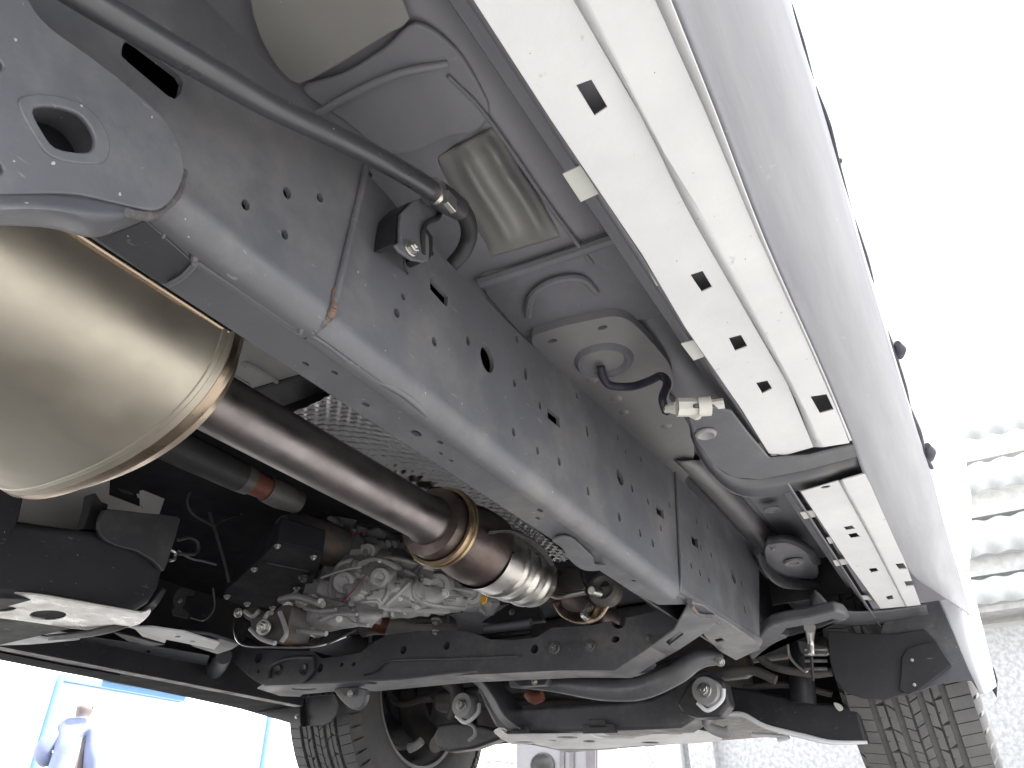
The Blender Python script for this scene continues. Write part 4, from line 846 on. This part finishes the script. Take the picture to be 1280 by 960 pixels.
# ---------------- wheels
def wheel(yin, yout, sgn):
    yc = (yin+yout)/2; W = empty('wheel', (2.14, yc, .46)); child_fix(W, CAR); WL[W.name] = V3((2.14, yc, .46)); W.location = (2.14, yc, .46)
    hw = .1325; A0 = (2.14, yc, .46); dr = (0, sgn, 0)       # axis points outboard
    prof = [(-.100,.222),(-.112,.228),(-.124,.25),(-.131,.29),(-.128,.33),(-.118,.358),(-.105,.370),(-.10,.3745),(-.06,.3775),(0,.379),(.06,.3775),(.10,.3745),(.105,.370),(.118,.358),(.128,.33),(.131,.29),(.124,.25),(.112,.228),(.100,.222)]
    T = lathe('tyre', A0, dr, prof, 'rubber', W, 120)
    # tread blocks: five ribs of separate slabs with slanted edges
    V, Fc = [], []
    ribs = [(-.117,-.073,90,.25,1), (-.063,-.029,90,-.35,0), (-.019,.019,90,.0,2), (.029,.063,90,.35,0), (.073,.117,90,-.25,1)]
    sd = V3(dr)
    def pt(a, y, r): return V3((2.14 + r*math.cos(a), yc + sgn*y, .46 + r*math.sin(a)))
    for (y0, y1, nb, sk, kind) in ribs:
        for i in range(nb):
            a0 = 2*math.pi*i/nb + .0; da = 2*math.pi/nb
            subs = [(y0, y1, sk)] if kind == 1 else ([(y0, (y0+y1)/2-.0008, sk), ((y0+y1)/2+.0008, y1, -sk*1.6)] if kind == 0 else [(-.019, -.001, .5), (.001, .019, -.5)])
            for (ya, yb, s) in subs:
                g = .10*da if kind != 1 else .08*da
                j = (.25*da if (i % 2) else 0)*(kind == 0)
                ca = [(a0+g, ya), (a0+g+s*da*.6+j, yb), (a0+da+s*da*.6+j, yb), (a0+da, ya)]
                b = len(V)
                for (aa, yy) in ca: V.append(pt(aa, yy, .372))
                for (aa, yy) in ca:
                    yy2 = yy + (.0015 if yy == ya else -.0015); rr = .3875 - (.0035 if abs(yy) > .1 else .0)
                    V.append(pt(aa, yy2, rr))
                Fc += [(b+4,b+5,b+6,b+7),(b,b+1,b+5,b+4),(b+1,b+2,b+6,b+5),(b+2,b+3,b+7,b+6),(b+3,b,b+4,b+7)]
    # shoulder lugs down the sidewall
    for i in range(64):
        for s in (-1, 1):
            a0 = 2*math.pi*i/64; da = 2*math.pi/64*.8; b = len(V)
            q = [(.117,.366,.0),(.117,.382,.0),(.129,.352,.0),(.1325,.340,.0)]
            for aa in (a0, a0+da):
                V += [pt(aa, s*.105, .368), pt(aa, s*.115, .3845), pt(aa, s*.1275, .366), pt(aa, s*.131, .345), pt(aa, s*.125, .345)]
            Fc += [(b,b+1,b+6,b+5),(b+1,b+2,b+7,b+6),(b+2,b+3,b+8,b+7),(b+3,b+4,b+9,b+8),(b,b+4,b+3,b+2,b+1),(b+5,b+6,b+7,b+8,b+9)]
    me = me_from(V, Fc, 'tread_block'); recalc(me); o = link('tread', me, 'rubber', T, 25); o['kind'] = 'stuff'
    RM = lathe('rim', A0, dr, [(-.096,.213),(-.108,.216),(-.110,.228),(-.104,.230),(-.098,.222),(-.08,.208),(-.06,.200),(-.02,.195),(.05,.195),(.07,.19),(.085,.16),(.085,.06),(.09,.0001)], 'cast', W, 96)
    lathe('brake_disc', A0, dr, [(-.02,.05),(-.02,.165),(0,.165),(0,.05)], 'castdark', W, 64)
    lathe('dust_shield', A0, dr, [(-.05,.0001),(-.05,.08),(-.035,.09),(-.035,.155),(-.03,.155)], 'black', W, 48)
    return W
wheel(.253, -.013, -1); WLft = wheel(1.571, 1.837, 1)
tube('steering_knuckle', [V3((2.1,1.5,.30)),V3((2.13,1.6,.36)),V3((2.14,1.66,.46))], [.03,.045,.05], 'castdark', CAR)
tube('brake_caliper', [V3((1.99,1.66,.50)),V3((1.97,1.66,.44)),V3((1.99,1.66,.38))], .035, 'black', CAR)
tube('knuckle_bolt', [(512,935,xg(2.0)),(520,932,xg(2.0)),(527,926,xg(2.0))], [6,5,5], 'cast', CAR, px=True)
tube('drive_shaft', [V3((2.14,1.2,.46)),V3((2.14,1.6,.46))], .03, 'castdark', CAR); tube('drive_shaft', [V3((2.14,.62,.46)),V3((2.14,.24,.46))], .03, 'castdark', CAR)

# ================================================================== BACKGROUND
def tri_tag(o, label, cat, group=None):
    o['label'] = label; o['category'] = cat
    if group: o['group'] = group
me = bpy.data.meshes.new('pavement'); bm = bmesh.new(); box_bm(bm, (-12, 8.3, GZ-.05), (26, 11.06, GZ+.14)); bm.to_mesh(me); bm.free()
link('pavement', me, 'concrete', None, None, kind='structure')
# left building with blue door frame
yw = ('y', 11.0)
B1 = empty('white_building', (8, 11.2, GZ)); tri_tag(B1, 'white building wall with a blue framed doorway behind the walking person', 'building')
box('wall', (-12, 11.06, GZ), (26, 11.5, 5.2), 'wallwhite', B1, 0)
box('roof_edge', (-12.2, 10.6, 5.2), (26, 11.7, 5.4), 'wallwhite', B1, .02)
a = P(80,843,yw); b = P(230,876,yw); c = P(336,900,yw); pw = .055
DF = empty('door_frame', (a.x, 11.0, GZ)); child_fix(DF, B1); WL[DF.name] = V3((a.x, 11.0, GZ)); DF.location = (a.x, 11.0, GZ); DF.matrix_parent_inverse = Matrix.Translation(-WL[B1.name])
box('post', (a.x-pw, 10.96, GZ), (a.x, 11.05, a.z), 'blue', DF, .005)
box('lintel', (a.x, 10.96, a.z-.09), (b.x, 11.05, a.z), 'blue', DF, .005)
box('post', (c.x, 10.96, GZ), (c.x+pw, 11.05, a.z), 'blue', DF, .005)
box('fascia', (a.x+.6, 10.9, a.z+.02), (b.x, 11.05, a.z+.20), 'wallwhite', DF, .005)
# rough wall with tiers of corrugated canopies on the right, straight ahead of the car
XW = 14.0; pxw = ('x', XW)
B2 = empty('canopied_building', (XW, 0, GZ)); tri_tag(B2, 'grey pebbled building wall under tiers of pale corrugated canopies, beyond the right front tyre', 'building')
box('wall', (XW, -16, GZ), (XW+.4, 5.4, 2.9), 'stucco', B2, 0)
box('upper_wall', (XW+.5, -16, 2.9), (XW+.9, 3.0, 6.2), 'wallwhite', B2, 0)
for k, (yy, m) in enumerate(((4.9,'wallwhite'),(4.3,'stucco'))):
    box('pillar', (XW-.25, yy-.22, GZ), (XW-.003, yy+.22, 2.9), m, B2, .01)
def canopy(v0, v1, xx, ampl=.06):
    z0, z1 = P(1240, v0, ('x', xx)).z, P(1240, v1, ('x', xx)).z
    ys = [-14 + i*.035 for i in range(int(17/.035))]
    rows = [[V3((xx + ampl*math.sin(y*2*math.pi/.34), y, z)) for y in ys] for z in (z0, z1)]
    V, Fc = grid_me(rows); me = me_from(V, Fc); o = link('corrugated_panel', me, 'sheetroof', B2, 60); s = o.modifiers.new('s','SOLIDIFY'); s.thickness = .015
for (v0, v1) in ((544,512),(612,576),(692,648),(754,722)): canopy(v0, v1, XW-.6)
for (v0, v1) in ((546,574),(616,646),(697,720),(758,766)):
    z1, z0 = P(1240, v0, ('x', XW-.25)).z, P(1240, v1, ('x', XW-.25)).z
    box('canopy_beam', (XW-.35, -14, z0), (XW+.5, 3, z1), 'beam', B2, .01)
tube('drain_pipe', [P(1240,690,('x',XW-.4)), P(1282,672,('x',XW-.4))], .03, 'wallwhite', B2, 8)

# parked vehicles far behind, under the front of the car
def parked(name, x, y, L, Hh, W_, m, label, rot=0, roofl=(.22,.8), low=.55):
    """simple saloon / van with body, glasshouse, windows and wheels; long side along local X"""
    Cc = empty(name, (x, y, GZ)); tri_tag(Cc, label, 'car' if name == 'parked_car' else 'van')
    rot = Matrix.Rotation(rot, 3, 'Z'); base = V3((x, y, GZ))
    def tr(p): return base + rot @ V3(p)
    def ext(name2, prof, w0, w1, mm, bev=.04, par=Cc):
        bm = bmesh.new(); n = len(prof)
        A = [bm.verts.new(tr((px_, -w0/2 if pz < Hh*low+.01 else -w1/2, pz))) for px_, pz in prof]; B = [bm.verts.new(tr((px_, w0/2 if pz < Hh*low+.01 else w1/2, pz))) for px_, pz in prof]
        bm.faces.new(A[::-1]); bm.faces.new(B)
        for i in range(n): bm.faces.new((A[i], A[(i+1) % n], B[(i+1) % n], B[i]))
        bmesh.ops.recalc_face_normals(bm, faces=bm.faces); me = bpy.data.meshes.new(name2); bm.to_mesh(me); bm.free()
        o = link(name2, me, mm, par, 35); bevel(o, bev, 3); return o
    hb = Hh*low; arch = []
    prof = [(-L/2,.30),(-L/2,.62),(-L/2+.06,hb*.92),(L*(roofl[0]-.5),hb),(L*(roofl[1]-.5)+.3,hb),(L/2-.08,hb*.84),(L/2,.55),(L/2,.30)]
    for cx in (L*.31, -L*.31):
        arch = [(cx + .38*math.cos(t), .30+.36*math.sin(t)) for t in [math.pi*k/8 for k in range(9)]]
        prof += arch
    ext('body', prof, W_, W_, m)
    g = [(L*(roofl[0]-.5)-.15,hb+.012),(L*(roofl[0]-.5)+.25,Hh),(L*(roofl[1]-.5)-.5,Hh),(L*(roofl[1]-.5)+.25,hb+.012)]
    ext('cabin', g, W_*.96, W_*.78, m, .05)
    for sgn in (-1, 1):
        for (f0, f1) in ((.06,.47),(.53,.94)):
            bm = bmesh.new(); q = []
            for fx, fz in ((f0,.12),(f1,.12),(f1-(.1 if f1 > .9 else 0),.85),(f0+(.12 if f0 < .1 else 0),.85)):
                xa = g[0][0] + (g[3][0]-g[0][0])*fx; xb = g[1][0]+(g[2][0]-g[1][0])*fx
                q.append(tr((xa+(xb-xa)*fz, sgn*(W_*.96+(W_*.78-W_*.96)*fz)/2*1.01, hb+(Hh-hb)*fz)))
            f = bm.faces.new([bm.verts.new(p) for p in q]); me = bpy.data.meshes.new('window'); bm.to_mesh(me); bm.free()
            o = link('window', me, 'glass', Cc, None); s = o.modifiers.new('s','SOLIDIFY'); s.thickness = .02
    for cx in (L*.31, -L*.31):
        for sgn in (-1, 1):
            p = tr((cx, sgn*(W_/2-.1), .32)); ax = rot @ V3((0, sgn, 0))
            wv = lathe('wheel', p, ax, [(-.1,.2),(-.1,.30),(-.08,.32),(.08,.32),(.1,.30),(.1,.2),(.07,.19),(.06,.05),(.065,.0001)], 'rubber', Cc, 32)
            lathe('hub_cap', p, ax, [(.075,.19),(.085,.17),(.08,.06),(.09,.0001)], 'cast', wv, 24)
    return Cc
parked('parked_car', 9.4, 7.3, 4.2, 1.5, 1.7, 'body', 'white parked car with pale green side windows beside the person in the blue hoodie', R(8))
MC_ = empty('workshop_machine', (7.6, 3.87, GZ)); tri_tag(MC_, 'grey workshop cabinet with a dark round opening, just below the undercover of the car', 'machine')
xq = ('x', 7.5)
poly('cabinet', [(645,925),(747,925),(747,1010),(645,1010)], xq, .5, 'grey', MC_, bev=.01, holes=[[P(678+14*math.cos(t), 957+15*math.sin(t), xq) for t in [2*math.pi*k/24 for k in range(24)]]])
for u in (702, 714, 735): poly('dark_slot', [(u-2.5,930),(u+(3 if u != 735 else 9),930),(u+(3 if u != 735 else 9),1000),(u-2.5,1000)], ('x',7.48), .015, 'trouser', MC_, bev=.002)
tube('opening_ring', [P(678+14*math.cos(t), 957+15*math.sin(t), ('x',7.49)) for t in [2*math.pi*k/24 for k in range(25)]], .012, 'frame_dark', MC_, 8)
PC2 = parked('parked_car', 11.6, 6.9, 4.1, 1.44, 1.7, 'body', 'white car with red stripe far behind, glimpsed left of the grey cabinet', R(88))
tube('red_stripe', [(604,954,('x',10.6)),(624,952,('x',10.6)),(644,955,('x',10.6))], .8, 'red', PC2, px=True, seg=6)

# ---------------- person walking away
px_, py_ = 5.70, 9.32
GP = GZ + .14
PE = empty('person', (px_, py_, GP)); tri_tag(PE, 'person with shaved head walking away in a pale blue hoodie and grey trousers', 'person')
fw = V3((.78,.62,0)).normalized(); lf = V3((-fw.y, fw.x, 0))
def bp(f, l, z): return V3((px_, py_, GP)) + fw*f + lf*l*.98 + V3((0,0,z*1.015))
def skin(name, verts, edges, rads, m, par, sub=2, root=0):
    me = bpy.data.meshes.new(name); me.from_pydata([tuple(v) for v in verts], edges, []); me.update()
    me.materials.append(M[m]); o = bpy.data.objects.new(name, me); COL.objects.link(o)
    o.parent = par; o.matrix_parent_inverse = Matrix.Translation(-WL[par.name]); WL[o.name] = V3((0,0,0))
    o.modifiers.new('skin', 'SKIN'); 
    for i, r in enumerate([(q*1.2 if not isinstance(q, tuple) else (q[0]*1.12, q[1]*1.12)) for q in rads]): me.skin_vertices[0].data[i].radius = (r, r) if not isinstance(r, tuple) else r
    me.skin_vertices[0].data[root].use_root = True
    s = o.modifiers.new('sub', 'SUBSURF'); s.levels = sub; s.render_levels = sub
    o.modifiers['skin'].use_smooth_shade = True
    return o
# body: pelvis, spine, head, legs, arms with hands
bv = [bp(0,0,.95), bp(.01,0,1.15), bp(.02,0,1.38), bp(.03,0,1.52), bp(.045,0,1.60), bp(.04,0,1.70),
      bp(.02,.10,.88), bp(.12,.10,.48), bp(.05,.10,.08), bp(.20,.10,.04), bp(-.02,-.10,.88), bp(-.06,-.10,.48), bp(-.22,-.10,.12), bp(-.10,-.10,.05),
      bp(.01,.18,1.42), bp(-.05,.30,1.16), bp(.14,.26,1.05), bp(.22,.22,1.06),
      bp(.01,-.18,1.42), bp(-.03,-.25,1.14), bp(.06,-.24,.92), bp(.09,-.24,.84)]
be = [(0,1),(1,2),(2,3),(3,4),(4,5),(0,6),(6,7),(7,8),(8,9),(0,10),(10,11),(11,12),(12,13),(2,14),(14,15),(15,16),(16,17),(2,18),(18,19),(19,20),(20,21)]
brd = [.13,.12,.13,.055,.085,.09, .09,.06,.045,.04,.09,.06,.045,.04, .045,.035,.028,.028, .045,.035,.028,.028]
skin('body', bv, be, brd, 'skin', PE)
hv = [bp(0,0,.84), bp(0,0,1.0), bp(.0,0,1.2), bp(.01,0,1.40), bp(.02,0,1.50), bp(.01,.19,1.43), bp(-.06,.32,1.17), bp(.12,.27,1.06), bp(.01,-.19,1.43), bp(-.03,-.265,1.15), bp(.05,-.25,.94), bp(-.08,0,1.46)]
skin('hoodie', hv, [(0,1),(1,2),(2,3),(3,4),(3,5),(5,6),(6,7),(3,8),(8,9),(9,10),(3,11)], [(.21,.17),(.20,.16),(.185,.155),(.17,.13),.09,.10,.09,.07,.10,.09,.075,.10], 'hood', PE)
tv = [bp(0,0,.95), bp(.02,.10,.86), bp(.12,.10,.48), bp(.05,.10,.12), bp(-.02,-.10,.86), bp(-.06,-.10,.48), bp(-.21,-.10,.16)]
skin('trousers', tv, [(0,1),(1,2),(2,3),(0,4),(4,5),(5,6)], [.15,.115,.085,.075,.115,.085,.075], 'trouser', PE)
for s, l0, z0, f0 in ((1,.215,1.05,.24), (-1,-.24,.82,.10)):
    for k in range(5):
        a = bp(f0, l0, z0); dl = (k-1.5)*.02
        e = a + fw*(.05-.008*abs(k-2)) + lf*dl*1.3 + V3((0,0,-.05 if s < 0 else 0))
        tube('finger', [a + lf*dl, (a+lf*dl+e)/2 + V3((0,0,-.005)), e - V3((0,0,.02))], [.011,.010,.008], 'skin', PE, 8)
for s in (1,-1): tube('ear', [bp(.04,s*.085,1.64), bp(.03,s*.10,1.67), bp(.04,s*.09,1.70)], [.006,.009,.006], 'skin', PE, 8)
for s, f0, z0 in ((1,.12,.03),(-1,-.14,.06)):
    tube('shoe', [bp(f0-.12,s*.10,z0+.03), bp(f0,s*.10,z0+.03), bp(f0+.14,s*.10,z0+.01)], [.045,.05,.035], 'blackmatte', PE, 12)
